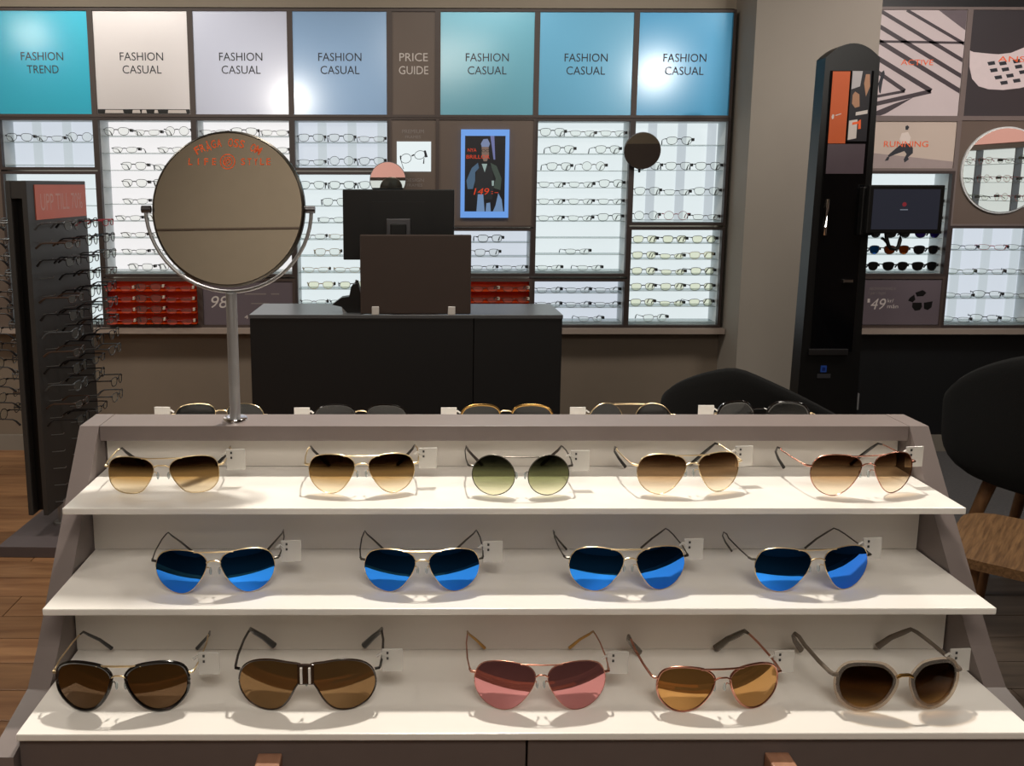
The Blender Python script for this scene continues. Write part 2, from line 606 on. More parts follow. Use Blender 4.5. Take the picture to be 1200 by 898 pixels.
def sign_m(name, c, rough=0.40, metal=0.4):
    m = mat(name, c, rough, metal, 0.03, 3, coat=1.0)
    m.node_tree.nodes['Principled BSDF'].inputs['Coat Roughness'].default_value = 0.16
    return m


FC = [('FASHION', 0.0, 1.948, 0.205, 0.038), ('CASUAL', 0.0, 1.888, 0.185, 0.038)]
sign(0, sign_m('turquoise_sign', '2FBEE0'), 'bright turquoise sign reading FASHION TREND above the spinner stand', [('FASHION', 0.0, 1.948, 0.200, 0.038), ('TREND', 0.0, 1.888, 0.150, 0.038)])
s = sign(1, sign_m('cream_sign', 'E2DEE0'), 'cream white sign reading FASHION CASUAL with a black strip along its bottom', FC)
x0, x1 = X[1]
box('strip', M['black'], (x0 + 0.016, x1 - 0.016, FY + 0.002, FY + 0.006, 1.683, 1.704), s, label='black strip with white pictures')
flat_print('strip_picture', [[(a, 1.686), (b, 1.686), (b - 0.004, 1.701), (a + 0.003, 1.701)] for a, b in ((-1.50, -1.41), (-1.37, -1.33), (-1.325, -1.30), (-1.265, -1.245), (-1.20, -1.11))], M['ink_light'], s, FY + 0.0014)
sign(2, sign_m('lavender_sign', 'C6CCE0'), 'pale lavender sign reading FASHION CASUAL with a white light patch', FC)
sign(3, sign_m('grey_blue_sign', '86AAD2'), 'grey-blue sign reading FASHION CASUAL beside the price guide panel', FC)
sign('p', M['panel'], 'narrow brown panel reading PRICE GUIDE between blue signs', [('PRICE', 0.0, 1.948, 0.135, 0.038), ('GUIDE', 0.0, 1.888, 0.140, 0.038)], M['ink_light'])
sign(4, sign_m('aqua_sign', '68AEC6'), 'pale aqua sign reading FASHION CASUAL above the video screen panel', FC)
sign(5, sign_m('sky_sign', '66B0D6'), 'sky blue sign reading FASHION CASUAL, next but one to pillar', FC)
sign(6, sign_m('blue_sign', '3A9CCE'), 'deep sky blue sign with a glaring spot of light, closest to the pillar', FC)
sign('l', M['panel'], 'plain brown panel beyond the turquoise sign')
r = thing('wall_panel', 'plain brown board below the plain panel beyond the turquoise sign', 'panel')
box('board', M['panel'], (-2.49, -2.02, FY + 0.01, 4.47, 0.648, 1.668), r)


# ------------------------------------------------------------------ lit display cases
CASES = {}


def case(key, col, z0, z1, shelves, label, lit='lit', dividers=0, rails=0, xr=None, depth=0.15, lip=0.013):
    x0, x1 = xr or X[col]
    r = thing('display_case', label, 'display case')
    frame_part(r, x0, x1, z0, z1, lip, FY, FY + 0.03, M['frame_dark'])
    b = lip
    yb = FY + depth
    box('back_panel', M[lit], (x0 + b, x1 - b, yb, yb + 0.01, z0 + b, z1 - b), r, label='glowing white back panel')
    for a, c in ((x0 + 0.004, x0 + b), (x1 - b, x1 - 0.004)):
        box('side_panel', M['liner'], (a, c, FY + 0.03, yb + 0.01, z0 + 0.004, z1 - 0.004), r, label='white side wall')
    for a, c in ((z0 + 0.003, z0 + b), (z1 - b, z1 - 0.003)):
        box('end_panel', M['liner'], (x0 + b, x1 - b, FY + 0.03, yb + 0.01, a, c), r, label='white inner wall')
    for z in shelves:
        box('shelf', M['acrylic'], (x0 + b + 0.001, x1 - b - 0.001, FY + 0.034, yb - 0.002, z - 0.003, z), r, label='clear acrylic shelf')
    w = (x1 - x0 - 2 * b)
    for i in range(rails):
        cx = x0 + b + w * (i + 1) / rails - 0.03
        box('peg_rail', M['rail_glow'], (cx - 0.022, cx + 0.022, yb - 0.008, yb, z0 + b + 0.001, z1 - b - 0.001), r, label='pale vertical peg rail')
    CASES[key] = (x0 + b, x1 - b, z0, z1)
    return r


def even(z0, z1, n, foot=0.012):
    """shelf heights, top to bottom"""
    p = (z1 - z0 - 2 * 0.013) / n
    return [z1 - 0.013 - p * (i + 1) + foot for i in range(n)]


SH = {}


def add_case(key, col, z0, z1, n, label, **k):
    SH[key] = even(z0, z1, n, k.pop('foot', 0.012))
    return case(key, col, z0, z1, SH[key], label, **k)


add_case('A', 0, 1.418, 1.666, 2, 'small lit case of eyeglasses directly below the turquoise sign', lit='lit_cool', rails=3)
add_case('B', 0, 0.648, 1.411, 9, 'tall lit case mostly hidden behind the spinner stand', lit='lit')
add_case('C', 1, 0.900, 1.666, 9, 'lit case of eyeglasses below the cream white sign', lit='lit_warm')
add_case('D', 2, 0.900, 1.666, 9, 'lit case of eyeglasses mostly hidden behind the table mirror', lit='lit_warm')
add_case('E', 3, 1.418, 1.666, 2, 'small lit case of eyeglasses directly below the grey-blue sign', lit='lit_cool', rails=3)
add_case('F', 3, 0.648, 1.411, 9, 'tall lit case of eyeglasses partly hidden behind the monitor')
add_case('G', 4, 0.904, 1.140, 3, 'small lit case of eyeglasses below the video screen panel', lit='lit_cool')
add_case('H', 5, 0.904, 1.666, 9, 'tall lit case of eyeglasses beside the video screen panel')
add_case('I', 5, 0.648, 0.892, 3, 'low lit case of dark eyeglasses just behind the black desk end', lit='lit_cool')
add_case('J', 6, 1.156, 1.666, 4, 'upper lit case with four shelves, closest to the pillar', rails=3)
add_case('K', 6, 0.648, 1.146, 6, 'lower lit case with six shelves, closest to the pillar')
# orange cases
def orange_case(key, col, label):
    x0, x1 = X[col]
    r = thing('display_case', label, 'display case')
    frame_part(r, x0, x1, 0.648, 0.892, 0.014, FY, FY + 0.02)
    box('back_panel', M['orange'], (x0 + 0.014, x1 - 0.014, FY + 0.055, FY + 0.07, 0.662, 0.878), r)
    for a, c in ((x0 + 0.003, x0 + 0.014), (x1 - 0.014, x1 - 0.003)):
        box('side_panel', M['orange'], (a, c, FY + 0.02, FY + 0.07, 0.652, 0.888), r)
    SH[key] = even(0.648, 0.892, 4, 0.010)
    for z in SH[key]:
        box('shelf', M['orange'], (x0 + 0.015, x1 - 0.015, FY - 0.03, FY + 0.055, z - 0.0016, z), r)
    CASES[key] = (x0 + 0.014, x1 - 0.014, 0.648, 0.892)


orange_case('L', 1, 'bright orange display panel of eyeglasses beside the spinner stand')
orange_case('M', 4, 'bright orange display panel of eyeglasses just above the desk top')

# price board, screen panel, price-guide picture panel, filler
r = thing('price_board', 'grey-violet price board reading 98 behind the mirror pole', 'sign')
frame_part(r, -1.08, -0.61, 0.648, 0.892)
box('face', M['price'], (-1.067, -0.623, FY + 0.006, FY + 0.03, 0.661, 0.879), r)
lettering([('98', -0.985, 0.775, 0.085, 0.06, 0.25), ('.', -0.92, 0.757, 0.012, None), ('4 8', -0.84, 0.70, 0.05, 0.018)], M['ink_light'], r, AT(FY + 0.0052))
flat_print('print_rule', [[(-0.86, 0.812), (-0.755, 0.812), (-0.755, 0.818), (-0.86, 0.818)], [(-0.73, 0.812), (-0.69, 0.812), (-0.69, 0.818), (-0.73, 0.818)], [(-0.83, 0.765), (-0.74, 0.765), (-0.74, 0.770), (-0.83, 0.770)]], M['ink_dim'], r, FY + 0.0052)

r = thing('price_guide_panel', 'brown panel with a small lit picture of eyeglasses under PRICE GUIDE', 'sign')
frame_part(r, -0.14, 0.09, 1.140, 1.666, 0.008)
box('face', M['panel'], (-0.132, 0.082, FY + 0.006, FY + 0.03, 1.148, 1.658), r)
box('picture', M['lit'], (-0.106, 0.059, FY + 0.001, FY + 0.006, 1.413, 1.555), r, label='small lit white picture')
lettering([('PREMIUM', -0.028, 1.603, 0.105, 0.018), ('FRAMES', -0.028, 1.577, 0.075, 0.014), ('DESIGN', -0.02, 1.372, 0.09, 0.016), ('FRAMES', -0.02, 1.348, 0.075, 0.014)], M['ink_dim'], r, AT(FY + 0.0052))


def ring2d(cx, cz, rx, rz, w, tilt, n=20):
    P = []
    for i in range(n):
        qs = []
        for a, rr in ((i, 0), (i + 1, 0), (i + 1, w), (i, w)):
            t = 2 * math.pi * a / n
            u, v = (rx - rr) * math.cos(t), (rz - rr) * math.sin(t)
            qs.append((cx + u * math.cos(tilt) - v * math.sin(tilt), cz + u * math.sin(tilt) + v * math.cos(tilt)))
        P.append(qs)
    return P


flat_print('printed_eyeglasses', ring2d(-0.062, 1.475, 0.027, 0.023, 0.0025, 0.25) + ring2d(0.005, 1.492, 0.027, 0.021, 0.0025, 0.25) +
           [[(-0.035, 1.484), (-0.022, 1.489), (-0.022, 1.496), (-0.035, 1.491)], [(0.024, 1.513), (0.034, 1.513), (0.043, 1.482), (0.030, 1.480)], [(0.024, 1.478), (0.027, 1.478), (0.026, 1.45), (0.020, 1.45)], [(-0.092, 1.486), (-0.086, 1.490), (-0.084, 1.470), (-0.090, 1.470)], [(-0.089, 1.47), (-0.087, 1.47), (-0.072, 1.425), (-0.075, 1.425)]], M['ink'], r, FY + 0.0004)

r = thing('wall_panel', 'plain brown board behind the monitor and screen panel', 'panel')
box('board', M['panel'], (-0.14, 0.09, FY + 0.01, 4.47, 0.648, 1.136), r)

r = thing('screen_panel', 'brown panel holding a tall video screen with a blue border', 'screen')
frame_part(r, 0.09, 0.56, 1.146, 1.666, 0.008)
box('face', M['panel'], (0.098, 0.552, FY + 0.006, FY + 0.03, 1.154, 1.658), r)
box('screen', glow('screen_blue_border', '6EA2EC', 0.85), (0.203, 0.435, FY - 0.012, FY + 0.006, 1.192, 1.612), r, label='glowing blue bordered screen')
ys = FY - 0.0125
G = lambda n, c, s=0.6: glow(n, c, s)
flat_print('screen_picture', [[(0.222, 1.222), (0.416, 1.222), (0.416, 1.582), (0.222, 1.582)]], G('screen_dark', '16161C'), r, ys)
# man with hands on hips: torso, arms, head
flat_print('pictured_coat', [[(0.285, 1.44), (0.35, 1.44), (0.365, 1.36), (0.355, 1.28), (0.28, 1.28), (0.27, 1.36)]], G('screen_coat', '26282C'), r, ys - 0.0005)
flat_print('pictured_sleeve', [[(0.285, 1.455), (0.255, 1.43), (0.23, 1.37), (0.236, 1.33), (0.262, 1.33), (0.272, 1.37), (0.272, 1.41), (0.29, 1.43)]], G('screen_sleeve_blue', '52708C'), r, ys - 0.0007)
flat_print('pictured_sleeve', [[(0.345, 1.455), (0.375, 1.44), (0.40, 1.38), (0.395, 1.325), (0.362, 1.335), (0.372, 1.38), (0.355, 1.42)]], G('screen_sleeve_green', '46544C'), r, ys - 0.0007)
flat_print('pictured_shirt', [[(0.303, 1.45), (0.33, 1.45), (0.318, 1.41)], [(0.352, 1.37), (0.364, 1.37), (0.362, 1.345), (0.354, 1.345)]], G('screen_shirt', 'A8C0BC'), r, ys - 0.0009)
flat_print('pictured_face', [[(0.302, 1.53), (0.335, 1.53), (0.338, 1.49), (0.328, 1.462), (0.312, 1.462), (0.303, 1.49)]], G('screen_skin', '8C7468'), r, ys - 0.0009)
flat_print('pictured_hair', [[(0.298, 1.545), (0.31, 1.566), (0.33, 1.568), (0.342, 1.545), (0.336, 1.53), (0.302, 1.53)]], G('screen_hair', '8898C0'), r, ys - 0.0011)
flat_print('pictured_glasses', ring2d(0.311, 1.512, 0.009, 0.007, 0.002, 0, 10) + ring2d(0.33, 1.512, 0.009, 0.007, 0.002, 0, 10), G('screen_black', '0A0A0C'), r, ys - 0.0013)
flat_print('pictured_pillar', [[(0.343, 1.582), (0.362, 1.582), (0.368, 1.47), (0.36, 1.47)]], G('screen_lilac', '7C84BC'), r, ys - 0.0006)
flat_print('pictured_street', [[(0.28, 1.222), (0.32, 1.222), (0.312, 1.305), (0.286, 1.305)], [(0.325, 1.222), (0.35, 1.222), (0.346, 1.265), (0.328, 1.262)], [(0.36, 1.222), (0.41, 1.222), (0.402, 1.28), (0.385, 1.31), (0.372, 1.25)]], G('screen_pale_blue', '7EA0CC'), r, ys - 0.0008)
red = G('screen_red', 'C0301C', 0.8)
lettering([('NYA', 0.256, 1.515, 0.042, 0.017), ('BRILLOR', 0.285, 1.483, 0.112, 0.018), ('149', 0.303, 1.318, 0.075, 0.032, 0.2), (':-', 0.368, 1.313, 0.035, 0.02)], G('screen_orange_red', 'D8401C', 0.8), r, AT(ys - 0.0016))

# ------------------------------------------------------------------ right-hand display wall
r = thing('poster_panel', 'poster of pale stripes and dark chevrons reading ACTIVE above the runner poster', 'poster')
frame_part(r, 2.135, 2.605, 1.668, 2.183, m=M['taupe'])
box('face', mat('pale_poster_paper', 'D6CACC', 0.45, 0, 0.03, 6), (2.148, 2.592, FY + 0.006, FY + 0.03, 1.681, 2.17), r)
yp = FY + 0.0055


def clip_poly(P, x0, x1, z0, z1):
    def cut(P, f, g):
        out = []
        for i in range(len(P)):
            a, b = P[i], P[(i + 1) % len(P)]
            fa, fb = f(a), f(b)
            if fa >= 0:
                out.append(a)
            if fa * fb < 0:
                t = fa / (fa - fb)
                out.append((a[0] + (b[0] - a[0]) * t, a[1] + (b[1] - a[1]) * t))
        return out
    for f in (lambda p: p[0] - x0, lambda p: x1 - p[0], lambda p: p[1] - z0, lambda p: z1 - p[1]):
        if len(P) < 3:
            return []
        P = cut(P, f, None)
    return P


def pxz(u, v):
    """poster 200x150 sketch units onto the wall"""
    return (2.171 + (u - 150) * 0.000745 * 1.0, 2.175 - (v - 40) * 0.000662)


def bar(u0, v0, u1, v1, w):
    a, b = pxz(u0, v0), pxz(u1, v1)
    d = Vector((b[0] - a[0], b[1] - a[1])).normalized()
    n = Vector((-d.y, d.x)) * w / 2
    return [(a[0] + n.x, a[1] + n.y), (b[0] + n.x, b[1] + n.y), (b[0] - n.x, b[1] - n.y), (a[0] - n.x, a[1] - n.y)]


bars = [(170, 60, 770, 430, 0.017), (130, 140, 770, 540, 0.019), (130, 240, 730, 620, 0.021), (330, 50, 780, 320, 0.014), (130, 265, 770, 275, 0.011),
        (150, 370, 530, 610, 0.022), (150, 460, 360, 610, 0.018), (530, 612, 130, 715, 0.02), (360, 612, 110, 665, 0.013)]
P = [clip_poly(bar(*b), 2.149, 2.591, 1.682, 2.169) for b in bars]
sh = [clip_poly([pxz(*q) for q in ((110, 790), (300, 700), (420, 655), (250, 770), (110, 830))], 2.149, 2.591, 1.682, 2.169)]
flat_print('dark_stripe', [p for p in P + sh if len(p) > 2], mat('poster_dark_print', '463E44', 0.45), r, yp)
flat_print('dark_corner', [p for p in [clip_poly([pxz(*q) for q in ((520, 40), (800, 40), (800, 250), (690, 170)) ], 2.149, 2.591, 1.682, 2.169)] if len(p) > 2], mat('poster_violet_print', '6C6268', 0.45), r, yp + 0.0001)
flat_print('walking_figure', [[pxz(*q) for q in ((195, 620), (185, 560), (195, 520), (200, 480), (215, 465), (222, 490), (212, 540), (205, 630))]], M['ink'], r, yp - 0.0002)
lettering([('ACTIVE', 2.375, 1.93, 0.155, 0.026)], M['orange_ink'], r, AT(yp - 0.0006))

r = thing('poster_panel', 'dark poster with a white vented cycling helmet beside the ACTIVE poster', 'poster')
frame_part(r, 2.605, 3.075, 1.668, 2.183, m=M['taupe'])
box('face', mat('charcoal_poster_paper', '3A373B', 0.45, 0, 0.05, 6), (2.618, 3.062, FY + 0.006, FY + 0.03, 1.681, 2.17), r)
hx = [(2.622, 1.985), (2.64, 1.978), (2.70, 1.972), (2.76, 1.968), (2.82, 1.975), (2.88, 2.0), (2.94, 2.03), (3.0, 2.04), (3.04, 2.02), (3.055, 1.96), (3.03, 1.88), (2.97, 1.835), (2.88, 1.812), (2.80, 1.803), (2.73, 1.806), (2.68, 1.82), (2.645, 1.855), (2.627, 1.91)]
flat_print('printed_helmet', [hx], mat('poster_white_print', 'E4D8DA', 0.45), r, yp)
vents = [(2.73, 1.925), (2.785, 1.925), (2.85, 1.935), (2.745, 1.893), (2.80, 1.897), (2.862, 1.91), (2.77, 1.86), (2.825, 1.868), (2.885, 1.885), (2.80, 1.835), (2.86, 1.845), (2.92, 1.94), (2.93, 1.90)]
flat_print('printed_vent', [[(a - 0.02, b + 0.007), (a + 0.014, b + 0.012), (a + 0.02, b - 0.004), (a - 0.012, b - 0.009)] for a, b in vents], M['ink'], r, yp - 0.0002)
lettering([('ANSAI', 2.855, 1.946, 0.19, 0.026)], M['orange_ink'], r, AT(yp - 0.0006))

r = thing('poster_panel', 'beige poster of a crouching runner reading RUNNING behind the black column', 'poster')
frame_part(r, 2.135, 2.605, 1.420, 1.668, m=M['taupe'])
box('face', mat('beige_poster_paper', 'CFC0B4', 0.45, 0, 0.03, 6), (2.148, 2.592, FY + 0.006, FY + 0.03, 1.433, 1.655), r)
flat_print('printed_ground', [[(2.149, 1.434), (2.591, 1.434), (2.591, 1.465), (2.35, 1.49), (2.149, 1.51)]], mat('poster_ground_print', 'A89A98', 0.45), r, yp)
flat_print('printed_runner_top', [[(2.33, 1.60), (2.36, 1.605), (2.375, 1.58), (2.372, 1.55), (2.335, 1.548), (2.322, 1.57)]], mat('poster_top_print', 'E8DCD4', 0.45), r, yp - 0.0002)
flat_print('printed_runner', [[(2.345, 1.632), (2.355, 1.637), (2.364, 1.628), (2.358, 1.615), (2.347, 1.615)],
                              [(2.335, 1.55), (2.372, 1.55), (2.39, 1.53), (2.392, 1.505), (2.37, 1.485), (2.375, 1.475), (2.355, 1.46), (2.35, 1.475), (2.362, 1.50), (2.35, 1.515), (2.31, 1.50), (2.275, 1.485), (2.272, 1.495), (2.305, 1.525)],
                              [(2.27, 1.488), (2.28, 1.484), (2.275, 1.470), (2.258, 1.468)]], M['ink'], r, yp - 0.0004)
lettering([('RUNNING', 2.355, 1.548, 0.215, 0.028)], M['orange_ink'], r, AT(yp - 0.0008))

r = thing('mirror_panel', 'brown panel carrying a big round wall mirror', 'mirror')
frame_part(r, 2.605, 3.075, 1.156, 1.668, 0.008, m=M['taupe'])
box('face', M['panel'], (2.613, 3.067, FY + 0.006, FY + 0.03, 1.164, 1.66), r)


def disc(name, m, parent, cx, cy, cz, rad, th, rim=None):
    mb = MB()
    bmesh.ops.create_cone(mb.bm, cap_ends=True, segments=64, radius1=rad, radius2=rad, depth=th, matrix=Matrix.Translation((cx, cy, cz)) @ Matrix.Rotation(math.pi / 2, 4, 'X'))
    return mb.build(name, m, parent, True)


disc('round_mirror', M['mirror'], r, 2.836, FY - 0.004, 1.423, 0.200, 0.012)
disc('mirror_rim', M['liner'], r, 2.836, FY - 0.0005, 1.423, 0.208, 0.010)

add_case('N', 7, 0.906, 1.420, 6, 'lit case of sunglasses partly hidden behind the tablet screen', lit='lit')
r = thing('price_board', 'grey price board reading 49 with dark sunglasses beside the black column', 'sign')
frame_part(r, 2.135, 2.605, 0.648, 0.906)
box('face', M['price'], (2.148, 2.592, FY + 0.006, FY + 0.03, 0.664, 0.890), r)
lettering([('49', 2.285, 0.768, 0.075, 0.055, 0.25), ('1', 2.236, 0.785, 0.012, 0.02), ('kr/', 2.345, 0.785, 0.03, 0.018), ('mån', 2.358, 0.757, 0.055, 0.020)], M['ink_light'], r, AT(FY + 0.0052))
lettering([('ABONNEMANG fr', 2.30, 0.845, 0.135, 0.015), ('1 par i taget', 2.275, 0.822, 0.085, 0.015)], M['ink_dim'], r, AT(FY + 0.0052))
flat_print('printed_sunglasses', [[(2.455, 0.775), (2.50, 0.775), (2.505, 0.755), (2.495, 0.738), (2.470, 0.735), (2.455, 0.752)], [(2.512, 0.775), (2.555, 0.782), (2.552, 0.752), (2.535, 0.738), (2.515, 0.745)], [(2.44, 0.80), (2.46, 0.815), (2.468, 0.79), (2.455, 0.777), (2.432, 0.785)], [(2.465, 0.825), (2.50, 0.838), (2.52, 0.825), (2.505, 0.808), (2.475, 0.806)]], M['black'], r, FY + 0.005)
add_case('O', 8, 0.648, 1.156, 4, 'lit case of slim eyeglasses under the big round mirror', lit='lit_cool', rails=3)

# small round mirrors on stalks between the cases
def stalk_mirror(cx, cz, rx, rz, label):
    t = thing('round_mirror', label, 'mirror', (cx, FY - 0.05, cz))
    a = disc('mirror_disc', M['mirror'], t, 0, 0, 0, 0.084, 0.006)
    a.rotation_euler = (rx, 0, rz)
    b = disc('mirror_back', M['steel_dark'], t, 0, 0.006, 0, 0.087, 0.006)
    b.rotation_euler = (rx, 0, rz)
    MB().sweep([(0, 0.01, 0), (0, 0.03, -0.02), (0, 0.045, -0.09), (0, 0.049, -0.10)], 0.006, 8).build('stalk', M['steel_dark'], t, True)


stalk_mirror(1.067, 1.512, math.radians(3), math.radians(-5), 'small round mirror between two lit cases closest to the pillar')
stalk_mirror(-0.148, 1.372, 0.0, 0.0, 'small round mirror showing pink, just above the monitor')

# ------------------------------------------------------------------ eyeglasses on the wall and the spinner (shared meshes)
def outline(kind):
    if kind == 'round':
        return [(23 * math.cos(a), 21 * math.sin(a) + 0.0) for a in [2 * math.pi * i / 10 for i in range(10)]]
    if kind == 'square':
        return [(-24, 10), (-14, 17), (6, 18), (21, 16), (25, 7), (23, -8), (14, -16), (-2, -17), (-16, -14), (-23, -3)]
    if kind == 'slim':
        return [(-24, 6), (-12, 12), (8, 13), (23, 11), (26, 4), (22, -7), (10, -12), (-6, -12), (-19, -8)]
    if kind == 'sun':
        return [(-25, 12), (-10, 20), (10, 20), (26, 16), (29, 5), (24, -12), (10, -21), (-6, -20), (-19, -12)]
    return [(-24, 10), (-12, 17), (8, 17), (22, 14), (26, 4), (21, -12), (8, -18), (-8, -17), (-20, -9)]


PROTO = {}


def make_pair(kind, r_rim=0.0008, temple_r=0.0012, key=None):
    """low-detail eyeglasses: front, two lenses, two temples and a security tag; base at z = 0, front towards -y"""
    pts = outline(kind)
    hz = -min(p[1] for p in pts) / 1000 + r_rim
    me = {}
    wrap = lambda x: 1.6 * x * x
    f = MB()
    for s_ in (-1, 1):
        path = [(s_ * (0.034 + p.x / 1000), wrap(0.034 + p.x / 1000), hz + p.y / 1000) for p in spline([Vector(q) for q in pts], 20)]
        f.sweep(path, r_rim, 4, True)
    zt = hz + 0.006
    f.sweep([(-0.0105, 0.0, zt), (-0.004, -0.001, zt + 0.002), (0.004, -0.001, zt + 0.002), (0.0105, 0.0, zt)], r_rim * 2.0, 5)
    for s_ in (-1, 1):
        f.sweep([(s_ * 0.0585, wrap(0.0585), zt + 0.002), (s_ * 0.066, 0.010, zt + 0.003)], max(r_rim * 2.2, 0.0026), 5)
    me['frame'] = f.mesh('frame', True)
    for s_ in (-1, 1):
        b = MB()
        sp = spline([Vector(q) for q in pts], 20)
        A = [b.bm.verts.new((s_ * (0.034 + p.x / 1000), wrap(0.034 + p.x / 1000), hz + p.y / 1000)) for p in sp]
        Bv = [b.bm.verts.new((v.co.x, v.co.y + 0.0012, v.co.z)) for v in A]
        b.bm.faces.new(A)
        b.bm.faces.new(Bv[::-1])
        for i in range(len(A)):
            j = (i + 1) % len(A)
            b.bm.faces.new((A[i], Bv[i], Bv[j], A[j]))
        me['lens', s_] = b.mesh('lens')
        t = MB()
        t.sweep([(s_ * 0.066, 0.010, zt + 0.003), (s_ * 0.068, 0.03, zt + 0.003), (s_ * 0.067, 0.085, zt + 0.001), (s_ * 0.066, 0.098, zt - 0.006), (s_ * 0.064, 0.112, max(0.003, zt - 0.022))],
                [temple_r, temple_r, temple_r, temple_r * 1.5, temple_r * 1.8], 5)
        me['temple', s_] = t.mesh('temple', True)
    g = MB().box(0.0625, 0.0735, 0.008, 0.034, zt - 0.008, zt + 0.006, 0.002)
    me['tag'] = g.mesh('security_tag')
    for k in me.values():
        k.materials.append(M['gun'])
    PROTO[key or kind] = me


for k_, r_, t_ in (('round', 0.0010, 0.0014), ('square', 0.0014, 0.0020), ('slim', 0.0010, 0.0016), ('sun', 0.0016, 0.0024), ('soft', 0.0012, 0.0017)):
    make_pair(k_, r_, t_)
for k_ in ('round', 'square', 'slim', 'soft'):
    make_pair(k_, 0.0017, 0.0026, 'bold_' + k_)


def setm(o, m):
    o.material_slots[0].link = 'OBJECT'
    o.material_slots[0].material = m


MATS_G = {
    'black': mat('thin_black_frame', '16161A', 0.3), 'grey': mat('thin_grey_frame', '5E6266', 0.35, 0.4), 'brown': mat('thin_brown_frame', '4A382E', 0.3),
    'red': mat('thin_red_frame', 'A8303A', 0.3), 'gold': M['gold'], 'beige': mat('pale_beige_frame', 'C6B8A0', 0.35), 'blue': mat('dark_blue_frame', '2A2E58', 0.3),
    'silver': M['steel'], 'green': mat('thin_green_frame', '5A6A3A', 0.35), 'dark': mat('dark_security_tag', '1A1B1E', 0.4), 'pale_tag': mat('pale_security_tag', 'D6CCBC', 0.4)}


def pair(kind, loc, rz, label, group, frame='black', temple=None, lens='clear', tagm='dark', name='eyeglasses', cat='eyeglasses'):
    me = PROTO[kind]
    r = thing(name, label, cat, loc, rz, group)
    o = link(bpy.data.objects.new('frame', me['frame']), r)
    setm(o, MATS_G[frame])
    for s_ in (-1, 1):
        o = link(bpy.data.objects.new('lens', me['lens', s_]), r)
        setm(o, M[lens])
        o = link(bpy.data.objects.new('temple', me['temple', s_]), r)
        setm(o, MATS_G[temple or frame])
    if tagm:
        o = link(bpy.data.objects.new('security_tag', me['tag']), r)
        setm(o, MATS_G[tagm])
    return r


ORD = ['top', 'second', 'third', 'fourth', 'fifth', 'sixth', 'seventh', 'eighth', 'ninth']
NTH = ['first', 'second', 'third', 'fourth']
KIND_W = {'round': 'round', 'square': 'square', 'slim': 'slim', 'sun': 'sporty', 'soft': 'soft-cornered'}


def fill(key, where, rows, rz=0.10, end='pillar', lens='clear', tagm='dark', y=FY + 0.032, name='eyeglasses'):
    """rows: {shelf index: [(column fraction, kind, frame), ...]}"""
    x0, x1, z0, z1 = CASES[key]
    for ri, items in rows.items():
        n = len(items)
        for i, it in enumerate(items):
            fx, kind, fr = it[:3]
            ln = it[3] if len(it) > 3 else lens
            side = (n - 1 - i) if end == 'pillar' else i
            which = (NTH[side] + ' from the ' + end) if n > 1 else 'alone'
            lab = '%s %s %s, %s, %s shelf of %s' % (KIND_W[kind], fr if fr != 'dark' else 'black', 'sunglasses' if name == 'sunglasses' else 'eyeglasses', which, ORD[ri], where)
            half = 0.075
            cx = min(max(x0 + fx * (x1 - x0), x0 + half), x1 - half)
            pair(kind, (cx, y, SH[key][ri] + 0.0005), rz, lab, 'eyeglasses in ' + where, fr, None, ln, tagm, name, 'sunglasses' if name == 'sunglasses' else 'eyeglasses')


c3 = (0.17, 0.5, 0.83)


def trio(kinds, frames, sh=0.0, lens=None):
    return [(c3[i] + sh, kinds[i % len(kinds)], frames[i % len(frames)]) + ((lens,) if lens else ()) for i in range(3)]


fill('A', 'turquoise sign case', {0: trio(('soft', 'slim', 'round'), ('black', 'grey', 'black'))}, end='cream sign side')
fill('B', 'tall case behind spinner', {i: [(0.17, ('soft', 'square', 'slim')[i % 3], ('grey', 'black', 'brown')[i % 3])] for i in range(1, 8)})
fill('C', 'case under cream sign', {
    0: trio(('soft', 'slim', 'round'), ('grey', 'silver', 'black')), 1: [(0.25, 'slim', 'black'), (0.75, 'slim', 'black')], 2: [(0.34, 'soft', 'grey'), (0.70, 'slim', 'grey')],
    3: [(0.34, 'soft', 'black'), (0.68, 'square', 'grey')], 4: [(0.34, 'slim', 'grey')], 5: [(0.25, 'slim', 'grey'), (0.58, 'soft', 'brown')], 6: [(0.30, 'slim', 'brown'), (0.64, 'slim', 'silver')],
    7: [(0.30, 'slim', 'grey'), (0.64, 'slim', 'grey')], 8: [(0.36, 'soft', 'grey'), (0.70, 'soft', 'black')]}, end='mirror side', rz=-0.06)
fill('D', 'case behind table mirror', {0: trio(('slim', 'soft', 'slim'), ('silver', 'grey', 'silver')), 1: [(0.83, 'slim', 'grey')], 2: [(0.83, 'slim', 'grey')]})
fill('E', 'small case under grey-blue sign', {0: trio(('soft', 'soft', 'slim'), ('grey', 'black', 'silver')), 1: trio(('slim', 'round', 'soft'), ('grey', 'black', 'black'))}, end='screen side')
fill('F', 'case behind monitor', {
    0: trio(('soft', 'square', 'soft'), ('black', 'black', 'black')), 1: [(0.42, 'soft', 'black'), (0.8, 'soft', 'black')], 2: [(0.38, 'slim', 'black'), (0.8, 'slim', 'black')], 3: [(0.17, 'slim', 'brown'), (0.5, 'slim', 'beige'), (0.83, 'slim', 'beige')],
    4: [(0.33, 'soft', 'beige')], 5: [(0.2, 'slim', 'beige'), (0.55, 'slim', 'beige')], 6: [(0.25, 'soft', 'beige', 'yellow_clear'), (0.60, 'soft', 'grey', 'yellow_clear')], 7: [(0.17, 'slim', 'brown'), (0.5, 'slim', 'black')]}, end='screen side')
